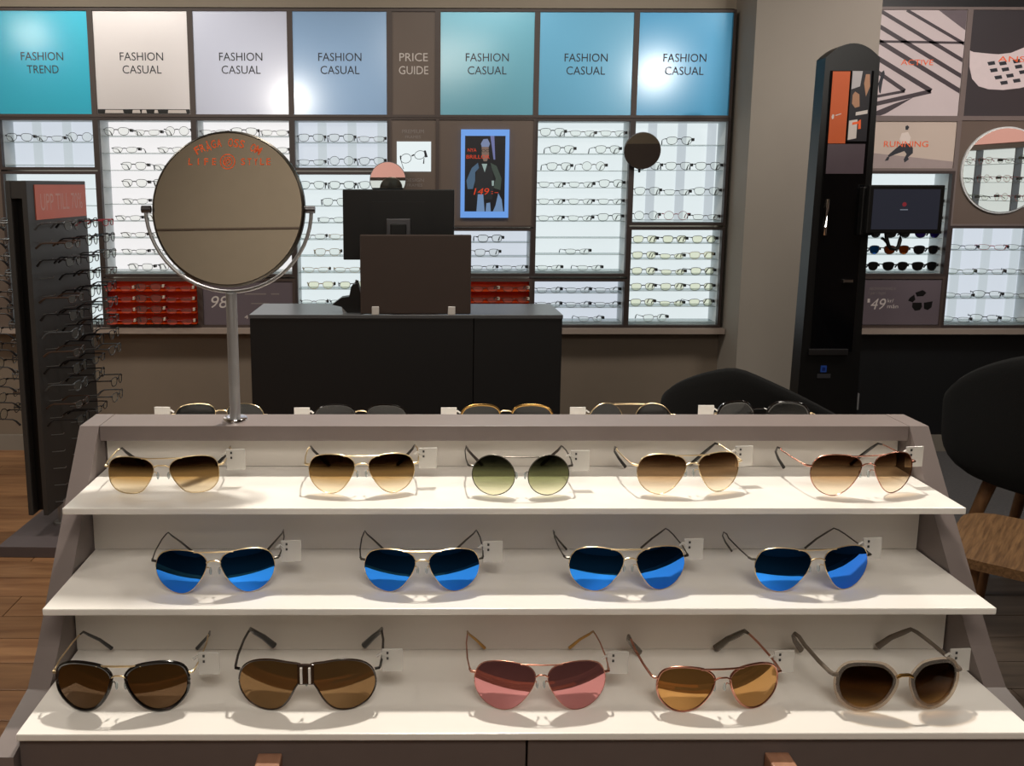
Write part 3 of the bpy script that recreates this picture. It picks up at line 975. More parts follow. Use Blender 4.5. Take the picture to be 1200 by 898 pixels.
fill('G', 'case under video screen', {0: [(0.17, 'soft', 'black'), (0.56, 'square', 'black')], 1: [(0.17, 'soft', 'grey'), (0.53, 'soft', 'grey')], 2: trio(('slim', 'slim', 'slim'), ('grey', 'black', 'grey'))})
fill('H', 'case beside video screen', {
    0: trio(('soft', 'slim', 'slim'), ('grey', 'silver', 'silver')), 1: [(0.28, 'soft', 'grey'), (0.78, 'soft', 'grey')], 2: [(0.25, 'soft', 'black'), (0.63, 'round', 'brown')],
    3: trio(('slim', 'slim', 'soft'), ('grey', 'black', 'black')), 4: trio(('slim', 'slim', 'slim'), ('grey', 'grey', 'black')), 5: trio(('slim', 'slim', 'soft'), ('black', 'black', 'black')),
    7: [(0.48, 'slim', 'grey')], 8: [(0.17, 'slim', 'black'), (0.62, 'slim', 'grey')]})
fill('I', 'low case behind desk end', {0: trio(('slim', 'slim', 'slim'), ('black', 'black', 'black')), 1: trio(('slim', 'slim', 'slim'), ('black', 'blue', 'black')), 2: [(0.65, 'slim', 'black')]})
fill('J', 'four-shelf case by pillar', {0: [(0.5, 'soft', 'black')], 1: trio(('soft', 'soft', 'soft'), ('grey', 'grey', 'black')), 2: trio(('soft', 'slim', 'soft'), ('grey', 'black', 'grey')), 3: trio(('round', 'round', 'slim'), ('black', 'red', 'brown'))}, rz=-0.08)
yc = 'yellow_clear'
fill('K', 'six-shelf case by pillar', {
    0: trio(('soft', 'square', 'soft'), ('grey', 'black', 'black'), 0, yc), 1: trio(('soft', 'slim', 'soft'), ('grey', 'grey', 'beige'), -0.02, yc), 2: trio(('soft', 'slim', 'square'), ('black', 'brown', 'black'), 0, yc),
    3: trio(('soft', 'soft', 'soft'), ('grey', 'grey', 'black'), 0, yc), 4: trio(('soft', 'slim', 'soft'), ('brown', 'grey', 'black'), 0, yc), 5: [(0.32, 'soft', 'grey')]})
fill('L', 'orange panel beside spinner', {i: trio(('slim', 'soft', 'slim'), ('red', 'brown', 'red')) for i in range(4)}, end='mirror side', tagm='pale_tag', y=FY - 0.062)
fill('M', 'orange panel above desk', {i: [(0.5, 'slim', 'brown'), (0.83, 'slim', 'brown')] for i in range(2)}, tagm='pale_tag', y=FY - 0.062)
fill('O', 'case under big mirror', {
    0: trio(('slim', 'slim', 'slim'), ('blue', 'red', 'grey')), 1: trio(('slim', 'slim', 'slim'), ('green', 'brown', 'grey')), 2: trio(('slim', 'soft', 'slim'), ('black', 'black', 'black')), 3: trio(('slim', 'soft', 'slim'), ('black', 'black', 'black'))}, rz=-0.5, end='price board')
M['lens_orange'] = mirrored('orange_mirror_lens', 'D8742A', 'B05020', 0.05)
M['lens_violet'] = mirrored('violet_mirror_lens', '5A4AD8', '3A2AB0', 0.05)
dl = 'dark_lens'
fill('N', 'case behind tablet', {
    1: [(0.83, 'slim', 'grey', 'clear')], 2: [(0.83, 'slim', 'black', 'clear')],
    3: [(0.17, 'sun', 'black', dl), (0.5, 'sun', 'black', dl), (0.83, 'sun', 'black', 'lens_violet')], 4: [(0.17, 'sun', 'grey', 'lens_blue'), (0.5, 'sun', 'brown', 'lens_orange'), (0.83, 'sun', 'black', dl)],
    5: [(0.17, 'sun', 'black', dl), (0.5, 'sun', 'black', dl), (0.83, 'sun', 'black', dl)]}, name='sunglasses', end='big mirror', rz=0.05)

# side wall case and sign; front wall glows added for the small mirror
r = thing('display_case', 'lit case on the side wall seen in the big round mirror', 'display case')
box('back_panel', M['lit'], (3.40, 3.41, 2.95, 4.05, 1.12, 1.56), r)
box('frame', M['taupe'], (3.33, 3.41, 2.93, 4.07, 1.56, 1.585), r)
box('side_panel', M['liner'], (3.33, 3.41, 2.93, 2.95, 1.12, 1.56), r)
for yy in (3.30, 3.66):
    box('divider', M['steel_dark'], (3.36, 3.40, yy - 0.004, yy + 0.004, 1.12, 1.56), r)
for i, z in enumerate((1.16, 1.265, 1.37, 1.475)):
    box('shelf', M['acrylic'], (3.34, 3.398, 2.955, 4.05, z - 0.003, z), r)
    for j, yy in enumerate((3.12, 3.30, 3.48, 3.66, 3.84)):
        p = pair(('slim', 'round', 'soft')[(i + j) % 3], (3.30, yy, z + 0.001), -math.pi / 2, '%s eyeglasses, %s from the back wall, %s shelf of the side wall case' % (('red', 'dark', 'green', 'dark', 'red')[(i + j) % 5], ['fifth', 'fourth', 'third', 'second', 'first'][j], ORD[3 - i]), 'eyeglasses in the side wall case', ('red', 'black', 'green', 'black', 'red')[(i + j) % 5])
r = thing('sign_panel', 'pale pink sign high on the side wall', 'sign')
box('face', M['lit_pink'], (3.42, 3.45, 2.95, 4.05, 1.60, 2.1), r)
r = thing('sign_panel', 'pink glowing board added behind the viewer for the small mirror', 'sign')
box('face', M['lit_pink'], (-0.66, -0.1, -2.69, -2.66, 1.44, 1.72), r)  # unseen glow added so the small mirror shows pink
box('frame', M['frame'], (-0.66, -0.1, -2.69, -2.65, 1.40, 1.44), r)
r = thing('display_case', 'white glowing board added under the pink one for the small mirror', 'display case')
box('back_panel', M['lit'], (-0.66, -0.1, -2.69, -2.66, 1.18, 1.40), r)  # unseen glow added so the small mirror shows white below the pink

# ------------------------------------------------------------------ spinner stand
sp = thing('spinner_stand', 'charcoal free-standing spinner of eyeglasses with an orange UPP TILL 70% sign', 'display stand', (-1.405, 3.45, 0), math.radians(-1.5))
box('base', M['spin_base'], (-0.125, 0.125, -0.34, 0.30, 0.0, 0.042), sp, 0.003)
MB().sweep([(0.02, -0.10, 0.042), (0.02, -0.10, 0.14)], 0.019, 16).build('pole', M['steel'], sp, True)
MB().lathe([(0, 0.042), (0.035, 0.042), (0.035, 0.050), (0, 0.050)], 0.02, -0.10).build('pole_foot', M['steel'], sp, True)
box('side_board', M['spin'], (0.012, 0.03, -0.25, 0.28, 0.128, 1.362), sp, 0.002)
box('side_board', M['spin'], (-0.045, -0.027, -0.25, 0.28, 0.128, 1.362), sp, 0.002)
box('core', M['black'], (-0.027, 0.012, -0.21, 0.25, 0.135, 1.352), sp)
box('top_cap', M['spin'], (-0.027, 0.012, -0.248, 0.26, 1.30, 1.36), sp)
card = box('sign_card', M['salmon'], (0.030, 0.033, -0.19, 0.27, 1.222, 1.348), sp, label='salmon orange sign card')
mt = Matrix.Translation((0.0334, 0.04, 1.285)) @ Matrix.Rotation(math.pi / 2, 4, 'Z')
lettering([('UPP TILL 70%', 0, 0, 0.38, 0.062)], mat('pale_pink_lettering', 'E6A89C', 0.5), card, mt)
rows_z = [1.185 - i * 0.0655 for i in range(12)]
cols_y = (-0.17, 0.01, 0.19)
for i in range(17):
    z = 1.185 - i * 0.0655
    for yy in cols_y:
        MB().sweep([(0.03, yy - 0.012, z + 0.02), (0.075, yy - 0.012, z + 0.024), (0.08, yy - 0.012, z + 0.03)], 0.0013, 4).build('peg', M['steel'], sp)
gk = ('slim', 'soft', 'square', 'slim', 'round', 'soft')
gf = ('black', 'grey', 'black', 'brown', 'black', 'black')
YN = ('near', 'middle', 'far')
RW = ('top', 'second', 'third', 'fourth', 'fifth', 'sixth', 'seventh', 'eighth', 'ninth', 'tenth', 'eleventh', 'twelfth')
for side in (1, -1):
    for i, z in enumerate(rows_z):
        for j, yy in enumerate(cols_y if side == 1 else cols_y[:2]):
            if side == 1 and (i, j) in ((3, 0), (9, 2), (10, 1)):
                continue
            k = (i * 2 + j + (side > 0)) % 6
            fr = 'red' if (side == 1 and i == 0 and j == 2) else gf[k]
            rz = math.pi / 2 if side == 1 else -math.pi / 2
            lab = '%s eyeglasses, %s column, %s row, on the spinner face %s' % (fr, YN[j], RW[i], 'with the orange card' if side == 1 else 'turned away')
            # temples run back against the board, lenses stand out from it
            ca, sa = math.cos(math.radians(-1.5)), math.sin(math.radians(-1.5))
            lx = side * (0.03 + 0.125) - (0.015 if side == -1 else 0)
            pair('bold_' + gk[k], (-1.405 + lx * ca - yy * sa, 3.45 + lx * sa + yy * ca, z), rz + math.radians(-1.5) + rnd.uniform(-0.06, 0.06), lab, 'eyeglasses on the spinner', fr, None, 'clear', None)

# ------------------------------------------------------------------ service desk with monitor
d = thing('service_desk', 'black service desk with a grey top before the lit wall', 'desk', (-0.045, 3.2, 0))
box('top', M['desk_top'], (-0.567, 0.567, 0, 0.31, 0.872, 0.886), d, 0.002, 'grey desk top')
box('front_panel', M['black_mat'], (-0.565, 0.243, 0.003, 0.025, 0.05, 0.871), d, 0.001)
box('front_panel', M['black_mat'], (0.246, 0.565, 0.003, 0.025, 0.05, 0.871), d, 0.001)
for a in (-0.565, 0.543):
    box('side_panel', M['black_mat'], (a, a + 0.022, 0.026, 0.30, 0.05, 0.871), d, 0.001)
box('back_panel', M['black_mat'], (-0.542, 0.542, 0.285, 0.30, 0.05, 0.871), d)
box('plinth', M['black'], (-0.55, 0.55, 0.03, 0.29, 0.0, 0.05), d)
p = thing('privacy_panel', 'dark brown privacy panel clipped on the desk before the monitor', 'panel', (-0.011, 3.205, 0.886))
MB().box(-0.199, 0.199, 0, 0.012, 0.002, 0.288, 0.0045).build('board', M['brown_board'], p)
for a in (-0.145, 0.13):
    box('clip', M['tag'], (a - 0.013, a + 0.013, -0.005, 0.017, 0.0, 0.030), p, 0.002, 'silver clip')
mo = thing('monitor', 'black computer monitor seen from behind on the desk', 'monitor', (-0.076, 3.40, 0.886))
MB().box(-0.21, 0.21, 0, 0.022, 0.182, 0.446, 0.004).build('casing', M['black'], mo)
MB().prism([(-0.12, 0.21), (0.12, 0.21), (0.10, 0.40), (-0.10, 0.40)], 'y', -0.014, 0.001).build('back_cover', M['black'], mo)
box('screen', M['screen_off'], (-0.20, 0.20, 0.0221, 0.0228, 0.196, 0.436), mo)
box('mount', M['steel_dark'], (-0.046, 0.046, -0.022, -0.014, 0.27, 0.338), mo, 0.003, 'grey mount plate')
MB().box(-0.03, 0.03, -0.036, -0.022, 0.012, 0.32, 0.004).build('neck', M['black'], mo)
MB().box(-0.11, 0.11, -0.10, 0.08, 0.0, 0.012, 0.004).build('foot', M['black'], mo)
g = thing('desk_gadget', 'small black desk gadget with a low beak and upright peak', 'device', (-0.262, 3.27, 0.886))
MB().prism([(-0.055, 0.030), (-0.02, 0.056), (0.008, 0.060), (0.015, 0.095), (0.022, 0.105), (0.042, 0.108), (0.055, 0.045), (0.064, 0.03), (0.05, 0.0), (0.0, 0.0), (-0.02, 0.022)], 'y', -0.02, 0.03).build('body', M['black'], g)
MB().sweep([(0.033, 0.005, 0.106), (0.036, 0.005, 0.118)], 0.006, 8).build('knob', M['steel_dark'], g, True)
MB().prism([(-0.016, 0.0), (-0.004, 0.0), (-0.010, 0.02), (-0.02, 0.02)], 'y', -0.015, 0.0).build('foot', M['steel'], g, label='pale metal foot')

# ------------------------------------------------------------------ black measuring column with tablet
k = thing('measuring_column', 'tall black rounded-top column with flat orange and picture strips in front of the pillar', 'column', (1.548, 3.3, 0))
N = 14
prof = [(-0.122, 0.0), (-0.097, 1.80)] + [(-0.097 + 0.194 * i / N, 1.80 + 0.05 * (1 - (2 * i / N - 1) ** 2)) for i in range(1, N)] + [(0.097, 1.80), (0.122, 0.0)]
MB().prism(prof, 'y', 0.0, 0.075).build('body', M['black'], k)
box('front_glass', M['black_gloss'], (-0.078, 0.078, -0.004, 0.0, 0.735, 1.755), k, 0.001, 'dark glossy front glass')
box('orange_strip', mat('flat_orange_face', 'CC5E2E', 0.5, 0, 0.12, 6), (-0.070, -0.008, -0.006, -0.004, 1.50, 1.752), k, label='flat orange strip')  # flat coloured strips laid on the front glass
pc = box('people_strip', mat('people_strip_face', '26242A', 0.4, 0, 0.1), (-0.002, 0.068, -0.006, -0.004, 1.508, 1.755), k, label='dark strip showing two people')
yq = -0.0065
flat_print('photo_sky', [[(0.0, 1.69), (0.03, 1.70), (0.036, 1.753), (0.0, 1.753)]], mat('photo_grey', 'B8B4B8', 0.4), pc, yq)
flat_print('photo_face', [[(0.044, 1.71), (0.048, 1.742), (0.062, 1.742), (0.066, 1.70), (0.054, 1.665)], [(0.006, 1.67), (0.014, 1.682), (0.03, 1.672), (0.034, 1.63), (0.018, 1.625), (0.006, 1.64)]], mat('photo_skin', 'B08468', 0.4), pc, yq)
flat_print('photo_collar', [[(0.022, 1.61), (0.064, 1.618), (0.064, 1.605), (0.022, 1.598)], [(0.0, 1.512), (0.03, 1.518), (0.03, 1.585), (0.0, 1.58)]], mat('photo_white', 'D8D0CC', 0.4), pc, yq - 0.0003)
flat_print('photo_logo', [[(0.012, 1.565), (0.035, 1.57), (0.035, 1.578), (0.012, 1.574)], [(0.034, 1.55), (0.044, 1.552), (0.042, 1.585), (0.034, 1.58)]], M['orange_ink'], pc, yq - 0.0006)
flat_print('strip_mark', [[(-0.062, 1.585), (-0.056, 1.588), (-0.055, 1.60), (-0.060, 1.603), (-0.064, 1.595)], [(-0.05, 1.597), (-0.03, 1.603), (-0.03, 1.606), (-0.05, 1.600)]], M['ink_light'], k, -0.0064)
box('lower_card', mat('violet_grey_card', '5A4E56', 0.4), (-0.070, 0.066, -0.0058, -0.004, 1.392, 1.498), k)
box('lower_ledge', M['steel_dark'], (-0.086, 0.060, -0.012, 0.0, 0.722, 0.745), k, 0.002, 'dull metal ledge')
box('handle', M['chrome'], (0.020, 0.056, -0.016, -0.004, 0.995, 1.007), k, 0.002, 'small chrome handle')
MB().sweep([(-0.055, -0.008, 1.30), (-0.058, -0.012, 1.27), (-0.060, -0.012, 1.20), (-0.058, -0.008, 1.17)], 0.006, 8).build('grip', M['chrome'], k, True, 'vertical chrome grip')
box('sticker', mat('blue_sticker', '2A50A8', 0.4), (-0.034, -0.012, -0.002, -0.0002, 0.655, 0.680), k, label='small blue square sticker')
flat_print('sticker_mark', [[(-0.029, 0.661), (-0.017, 0.661), (-0.017, 0.674), (-0.029, 0.674)]], mat('navy_mark', '122A70', 0.4), k, -0.0028)
box('name_plate', mat('dark_grey_plate', '35353A', 0.5), (-0.045, 0.005, -0.002, -0.0002, 0.632, 0.648), k)
MB().box(0.060, 0.112, -0.03, 0.05, 1.17, 1.345, 0.004).build('tablet_arm', M['black'], k)
tb = MB().box(0.072, 0.345, -0.05, -0.03, 1.178, 1.352, 0.004).build('tablet', M['black'], k)
box('tablet_screen', glow('dim_tablet_screen', '30323E', 0.5), (0.088, 0.329, -0.0508, -0.05, 1.193, 1.337), tb, label='dim grey tablet screen')
flat_print('tablet_mark', [[(0.202 + 0.008 * math.cos(a), 1.283 + 0.008 * math.sin(a)) for a in [i * math.pi / 5 for i in range(10)]]], glow('red_mark', '8C2C34', 0.6), tb, -0.0513)
flat_print('tablet_word', [[(0.188, 1.262), (0.216, 1.262), (0.216, 1.266), (0.188, 1.266)]], glow('grey_mark', '7C8490', 0.6), tb, -0.0513)
MB().sweep([(0.16, -0.02, 1.18), (0.165, -0.02, 1.155), (0.172, -0.02, 1.135), (0.182, -0.02, 1.122), (0.198, -0.02, 1.120), (0.210, -0.02, 1.130), (0.214, -0.02, 1.155), (0.213, -0.02, 1.18)], 0.007, 8).build('cable', M['black'], k, True, 'looped black cable')
MB().sweep([(0.17, -0.02, 1.14), (0.155, -0.02, 1.155), (0.145, -0.02, 1.16)], 0.005, 6).build('cable_plug', M['black'], k, True)

# socket plate low on the black wall
so = thing('socket_plate', 'small grey socket plate low on the black wall panelling', 'socket', (2.21, 4.435, 0.262))
box('plate', mat('grey_plate', '8A8A8C', 0.5), (-0.034, 0.034, 0, 0.014, -0.043, 0.043), so, 0.002)
MB().sweep([(0.0, -0.006, -0.01), (0.004, -0.012, -0.06), (0.0, -0.006, -0.16)], 0.005, 6).build('lead', M['black'], so, True)
box('plug', M['black'], (-0.012, 0.012, -0.014, 0, -0.02, 0.02), so, 0.003)


# ------------------------------------------------------------------ tub chairs and low table
def tub_chair(loc, rz, label, back=0.375, arm=0.20, w=0.32):
    t = thing('tub_chair', label, 'chair', loc, rz, 'black tub chairs')
    nb, nr = 36, 9
    bm = bmesh.new()
    rows = []
    for i in range(nb):
        a = 2 * math.pi * i / nb          # a = pi/2 is the back
        bk = max(0.0, math.sin(a))
        side = abs(math.cos(a))
        hgt = 0.02 + (back - 0.02) * bk ** 0.55 if math.sin(a) > 0 else 0.02
        if math.sin(a) > 0:
            hgt = max(arm * side, back * bk ** 0.5 * (1 - 0.25 * side))
        else:
            hgt = 0.02 + (arm - 0.02) * max(0, side - 0.55) / 0.45
        ring = []
        for j in range(nr):
            f = j / (nr - 1)
            rr = 0.05 + (w - 0.05) * (1 - (1 - min(1, f * 1.6)) ** 2) * (1 + 0.06 * f)
            z = hgt * max(0, (f - 0.35) / 0.65) ** 1.3
            ring.append(bm.verts.new((rr * math.cos(a), rr * math.sin(a) * 0.95, 0.43 + z)))
        rows.append(ring)
    for i in range(nb):
        q = (i + 1) % nb
        for j in range(nr - 1):
            bm.faces.new((rows[i][j], rows[q][j], rows[q][j + 1], rows[i][j + 1]))
    bm.faces.new([rows[i][0] for i in range(nb)])
    m_ = MB()
    m_.bm.free()
    m_.bm = bm
    sh_ = m_.build('shell', M['shell'], t, True)
    so_ = sh_.modifiers.new('thick', 'SOLIDIFY')
    so_.thickness = 0.028
    so_.offset = 1
    su = sh_.modifiers.new('smooth', 'SUBSURF')
    su.levels = su.render_levels = 1
    MB().lathe([(0, 0.47), (0.20, 0.468), (0.24, 0.455), (0.245, 0.44), (0.22, 0.425), (0, 0.425)], 0, 0, 32).build('cushion', M['shell'], t, True)
    MB().box(-0.16, 0.16, -0.16, 0.16, 0.385, 0.405, 0.004).build('seat_frame', M['leg'], t)
    for sx in (-1, 1):
        for sy in (-1, 1):
            MB().sweep([(sx * 0.15, sy * 0.15, 0.41), (sx * 0.24, sy * 0.23, 0.0)], [0.022, 0.013], 10).build('leg', M['leg'], t, True, 'oak leg')
    return t


tub_chair((1.19, 2.95, 0), math.radians(140), 'black tub chair with a low curved back before the measuring column')
tub_chair((2.08, 2.76, 0), math.radians(-235), 'black tub chair on splayed oak legs beside the low wooden table', 0.44, 0.24, 0.32)

lt = thing('low_table', 'low oak table with rounded corners beside the display gondola', 'table', (1.62, 2.09, 0), math.radians(-40))
a_, b_, rc = 0.26, 0.20, 0.09
tp = []
for cx_, cy_, st in ((a_ - rc, b_ - rc, 0), (-a_ + rc, b_ - rc, 90), (-a_ + rc, -b_ + rc, 180), (a_ - rc, -b_ + rc, 270)):
    for q in range(7):
        an = math.radians(st + 15 * q)
        tp.append((cx_ + rc * math.cos(an), cy_ + rc * math.sin(an)))
MB().prism(tp, 'z', 0.425, 0.45).build('table_top', M['table'], lt)
for sx in (-1, 1):
    for sy in (-1, 1):
        MB().sweep([(sx * 0.19, sy * 0.13, 0.426), (sx * 0.22, sy * 0.16, 0.0)], [0.017, 0.012], 10).build('leg', M['leg'], lt, True)

# ------------------------------------------------------------------ the display gondola
GX0, GX1, GC = -0.393, 0.607, 1.101
gd = thing('display_gondola', 'white-shelved taupe gondola of sunglasses with two wooden-knobbed drawers', 'display unit', (0, 0, 0))
pr = [(0.795, 0.0), (0.795, 0.800), (0.885, 0.818), (0.915, 0.850), (1.072, 1.056), (1.13, 1.056)]
pr = pr + [(2 * GC - a, b) for a, b in pr[:-2][::-1]]
for a, c in ((GX0 - 0.024, GX0 - 0.0005), (GX1 + 0.0005, GX1 + 0.024)):
    MB().prism(pr, 'x', a, c).build('side_panel', M['taupe'], gd)
box('top_rail', M['taupe'], (GX0, GX1, 1.072, 1.130, 1.037, 1.056), gd, 0.0008)
SHELF = {1: (0.998, 0.943, 1.092), 2: (0.913, 0.8765, 1.031), 3: (0.821, 0.800, 0.960)}
for n_, (z, f_, b_) in SHELF.items():
    zt = {1: 1.036, 2: 0.990, 3: 0.905}[n_]
    box('shelf', M['white'], (GX0 + 0.001, GX1 - 0.001, f_, b_ + 0.006, z - 0.0075, z), gd, 0.0015, 'white laminate shelf')
    box('back_board', M['white_back'], (GX0 + 0.001, GX1 - 0.001, b_, b_ + 0.006, z + 0.0006, zt), gd, 0.0, 'white back board')
box('shelf', M['white'], (GX0 + 0.001, GX1 - 0.001, 2 * GC - 1.092, 2 * GC - 0.943, 0.9905, 0.998), gd, 0.0015, 'white laminate shelf')
box('back_board', M['white_back'], (GX0 + 0.001, GX1 - 0.001, 2 * GC - 1.0975, 2 * GC - 1.092, 0.9985, 1.036), gd, 0.0, 'white back board')
box('carcass', M['taupe_dark'], (GX0 + 0.001, GX1 - 0.001, 0.83, 2 * GC - 0.83, 0.06, 0.805), gd)
box('plinth', M['black'], (GX0 + 0.02, GX1 - 0.02, 0.85, 2 * GC - 0.85, 0.0, 0.06), gd)
mid = (GX0 + GX1) / 2
for a, c, kx in ((GX0 + 0.001, mid - 0.001, -0.146), (mid + 0.001, GX1 - 0.001, 0.354)):
    dr = box('drawer', M['taupe_dark'], (a, c, 0.806, 0.829, 0.42, 0.811), gd, 0.001)
    MB().box(kx - 0.012, kx + 0.012, 0.783, 0.806, 0.780, 0.797, 0.002).build('knob', M['knob'], dr, label='wooden knob')
    box('drawer', M['taupe_dark'], (a, c, 0.806, 0.829, 0.065, 0.416), gd, 0.001)

# ------------------------------------------------------------------ sunglasses on the shelves
AVI = [(-25, 12), (-19, 19), (-5, 22), (11, 21.5), (23, 17), (28.5, 6), (27.5, -6), (21.5, -16), (12, -22.5), (1, -24), (-9, -19), (-17.5, -9), (-23.5, 2)]
NAV = [(-26, 11), (-17, 18.5), (2, 21), (19, 19), (27, 12), (29, 0), (27, -12), (18, -21), (3, -23), (-10, -20), (-19, -10), (-25, 1)]
RND = [(24.5 * math.cos(2 * math.pi * i / 14), 23.5 * math.sin(2 * math.pi * i / 14)) for i in range(14)]
PAN = [(-24, 12), (-14, 21), (2, 22.5), (18, 20), (26, 11), (27.5, -2), (22, -16), (10, -24), (-3, -24), (-15, -17), (-22, -6), (-25.5, 4)]
BIG = [(-27, 13), (-18, 21), (-3, 23.5), (14, 22.5), (27, 17), (32, 5), (30.5, -9), (24, -19), (14, -26), (2, -27), (-9, -22.5), (-18, -13), (-25, 0)]
SHD = [(-33, 20), (-18, 23), (2, 24), (20, 20), (31, 11), (35, -2), (33, -14), (25, -25), (12, -31), (-1, -31), (-11, -26), (-19, -16), (-25, -4), (-31, 6)]


def sunglasses(label, cat_group, loc, rz, pts, half, rim, lens, rim_r=0.00055, bridge='double', tip='acetate_black', temple=None, tagpos=0.03, tagm='cloudy_tag',
               tilt=1.5, sx=1.0, sz=1.04, bridge_m=None, scale=1.0, thick=False, temple_r=0.0008, tip_r=0.0017, reach=0.118, wrap_r=0.17, tag_on=True, face=1, hook=1.0):
    """detailed pair: base at z = 0, lenses near y = 0 facing -y, temples running to +y"""
    t = thing('sunglasses', label, 'sunglasses', loc, rz, cat_group)
    pts = [(a * scale * sx, b * scale * sz) for a, b in pts]
    spn = spline([Vector(p) for p in pts], 56)
    zlow = min(p.y for p in spn) / 1000
    wide = max(p.x for p in spn) / 1000 + half
    ztop = max(p.y for p in spn) / 1000
    hz = -zlow + rim_r * 1.02
    tl = math.radians(tilt)

    def place(x, z, push=0.0):
        # wrap towards the temples, bulge of the lens, tilt of the front; x from the nose, z from lens middle
        y = x * x / (2 * wrap_r) + z * z / (2 * 0.16) + push
        yy = y * math.cos(tl) - (z + 0.012) * math.sin(tl)
        return Vector((x, yy, hz + z * math.cos(tl) + y * math.sin(tl) * 0.25))
    low = min(place(half + p.x / 1000, p.y / 1000).z for p in spn)
    dz = rim_r * 1.05 - low
    off = Vector((0, 0, dz))
    fr = MB()
    for s_ in (-1, 1):
        path = []
        for p in spn:
            v = place(half + p.x / 1000, p.y / 1000) + off
            path.append((s_ * v.x, v.y, v.z))
        fr.sweep(path, rim_r, 8, True, 1.3 if thick else 1.0, (0, 1, 0) if thick else None)
    zb = 0.45 * ztop
    frame = fr.build('frame_front', M[rim], t, True)
    bd = MB()
    inner = half + min(p.x for p in spn if abs(p.y / 1000 - zb) < 0.012) / 1000
    if bridge in ('double', 'top'):
        zt = ztop * 0.93
        xi = half + [p.x for p in spn if p.y / 1000 > ztop * 0.86][0] / 1000 if False else half - 0.012 * scale
        pth = [place(x, zt, -0.0006) + off for x in (-xi, -xi * 0.6, 0, xi * 0.6, xi)]
        bd.sweep(pth, min(max(rim_r * 1.25, 0.0008), 0.0011), 8)
        bd.build('brow_bar', M[bridge_m or rim], t, True)
        bd = MB()
    if bridge in ('double', 'single', 'key'):
        br = 0.0009 if bridge != 'key' else 0.0018
        pth = [place(x, zb + (0.0022 if abs(x) < inner * 0.7 else 0), -0.0008) + off for x in (-inner - 0.0005, -inner * 0.5, 0, inner * 0.5, inner + 0.0005)]
        bd.sweep(pth, br, 8)
        bd.build('bridge', M[bridge_m or rim], t, True)
    if bridge == 'shield':
        bb = MB()
        for x in (-0.0042, 0.0042):
            v = place(x, ztop * 0.45, -0.0025) + off
            bb.box(v.x - 0.0012, v.x + 0.0012, v.y - 0.001, v.y + 0.002, v.z - 0.0085, v.z + 0.0085, 0.0004)
        bb.build('bridge_bar', M['tag'], frame, label='white bridge bars')
        v = place(0, ztop * 0.42) + off
        MB().box(-0.0085, 0.0085, v.y - 0.0015, v.y + 0.0018, v.z - 0.010, v.z + 0.012, 0.0015).build('bridge', M[rim], t)
    if bridge == 'key':
        v = place(0, zb) + off
    # lenses
    for s_ in (-1, 1):
        L = MB()
        cx = sum(p.x for p in spn) / len(spn)
        cz = sum(p.y for p in spn) / len(spn)
        layers = []
        for push in (0.0, 0.0016):
            rings = []
            for f in (0.999, 0.8, 0.6, 0.4, 0.2):
                rg = []
                for p in spn[::2]:
                    v = place(half + (cx + (p.x - cx) * f) / 1000, (cz + (p.y - cz) * f) / 1000, push - 0.0004) + off
                    rg.append(L.bm.verts.new((s_ * v.x, v.y, v.z)))
                rings.append(rg)
            v = place(half + cx / 1000, cz / 1000, push - 0.0004) + off
            c0 = L.bm.verts.new((s_ * v.x, v.y, v.z))
            k_ = len(rings[0])
            for a, b in zip(rings[:-1], rings[1:]):
                for i in range(k_):
                    j = (i + 1) % k_
                    L.bm.faces.new((a[i], a[j], b[j], b[i]))
            for i in range(k_):
                L.bm.faces.new((rings[-1][i], rings[-1][(i + 1) % k_], c0))
            layers.append(rings[0])
        for i in range(len(layers[0])):
            j = (i + 1) % len(layers[0])
            L.bm.faces.new((layers[0][i], layers[1][i], layers[1][j], layers[0][j]))
        L.build('lens', M[lens], t, True)
        # nose pad
        if not thick:
            n0 = place(inner + 0.001, zb - 0.006) + off
            npd = MB().sweep([(s_ * n0.x, n0.y, n0.z), (s_ * (n0.x - 0.002), n0.y + 0.005, n0.z - 0.001), (s_ * (n0.x - 0.0032), n0.y + 0.0055, n0.z - 0.005)], 0.0005, 6)
            npd.build('pad_arm', M[rim], t, True)
            MB().ball((s_ * (n0.x - 0.0036), n0.y + 0.006, n0.z - 0.006), 0.0045, 10, (0.35, 0.5, 1)).build('nose_pad', M['acrylic'], t, True, 'clear nose pad')
        # end piece, temple and tip
        zh = ztop * 0.38
        e0 = place(wide - 0.001, zh) + off
        hx_ = wide + 0.0045
        ep = MB().sweep([(s_ * e0.x, e0.y, e0.z), (s_ * (hx_ - 0.001), e0.y + 0.001, e0.z + 0.0004), (s_ * hx_, e0.y + 0.006, e0.z)], max(0.0014, temple_r * 1.1), 8)
        ep.build('end_piece', M[temple or rim], t, True)
        z0 = e0.z
        y0 = e0.y + 0.005
        yb = reach * 0.74
        straight = [(s_ * hx_, y0, z0), (s_ * (hx_ + 0.0015), y0 + 0.02, z0 + 0.001), (s_ * (hx_ + 0.001), y0 + 0.05, z0 + 0.002), (s_ * (hx_ - 0.001), yb * 0.96, z0 + 0.003)]
        tm = MB().sweep(straight, temple_r, 8).build('temple', M[temple or rim], t, True)
        zt_ = max(0.004, z0 - 0.032 * hook)
        cur = [straight[-1], (s_ * (hx_ - 0.0015), yb + 0.006, z0 + 0.0015), (s_ * (hx_ - 0.004), yb + 0.014, z0 - 0.006), (s_ * (hx_ - 0.012), reach * 0.95, (z0 + zt_) / 2 - 0.002), (s_ * (hx_ - 0.023), reach, zt_)]
        rr = [temple_r * 1.1, tip_r * 0.8, tip_r, tip_r * 1.1, tip_r * 1.35]
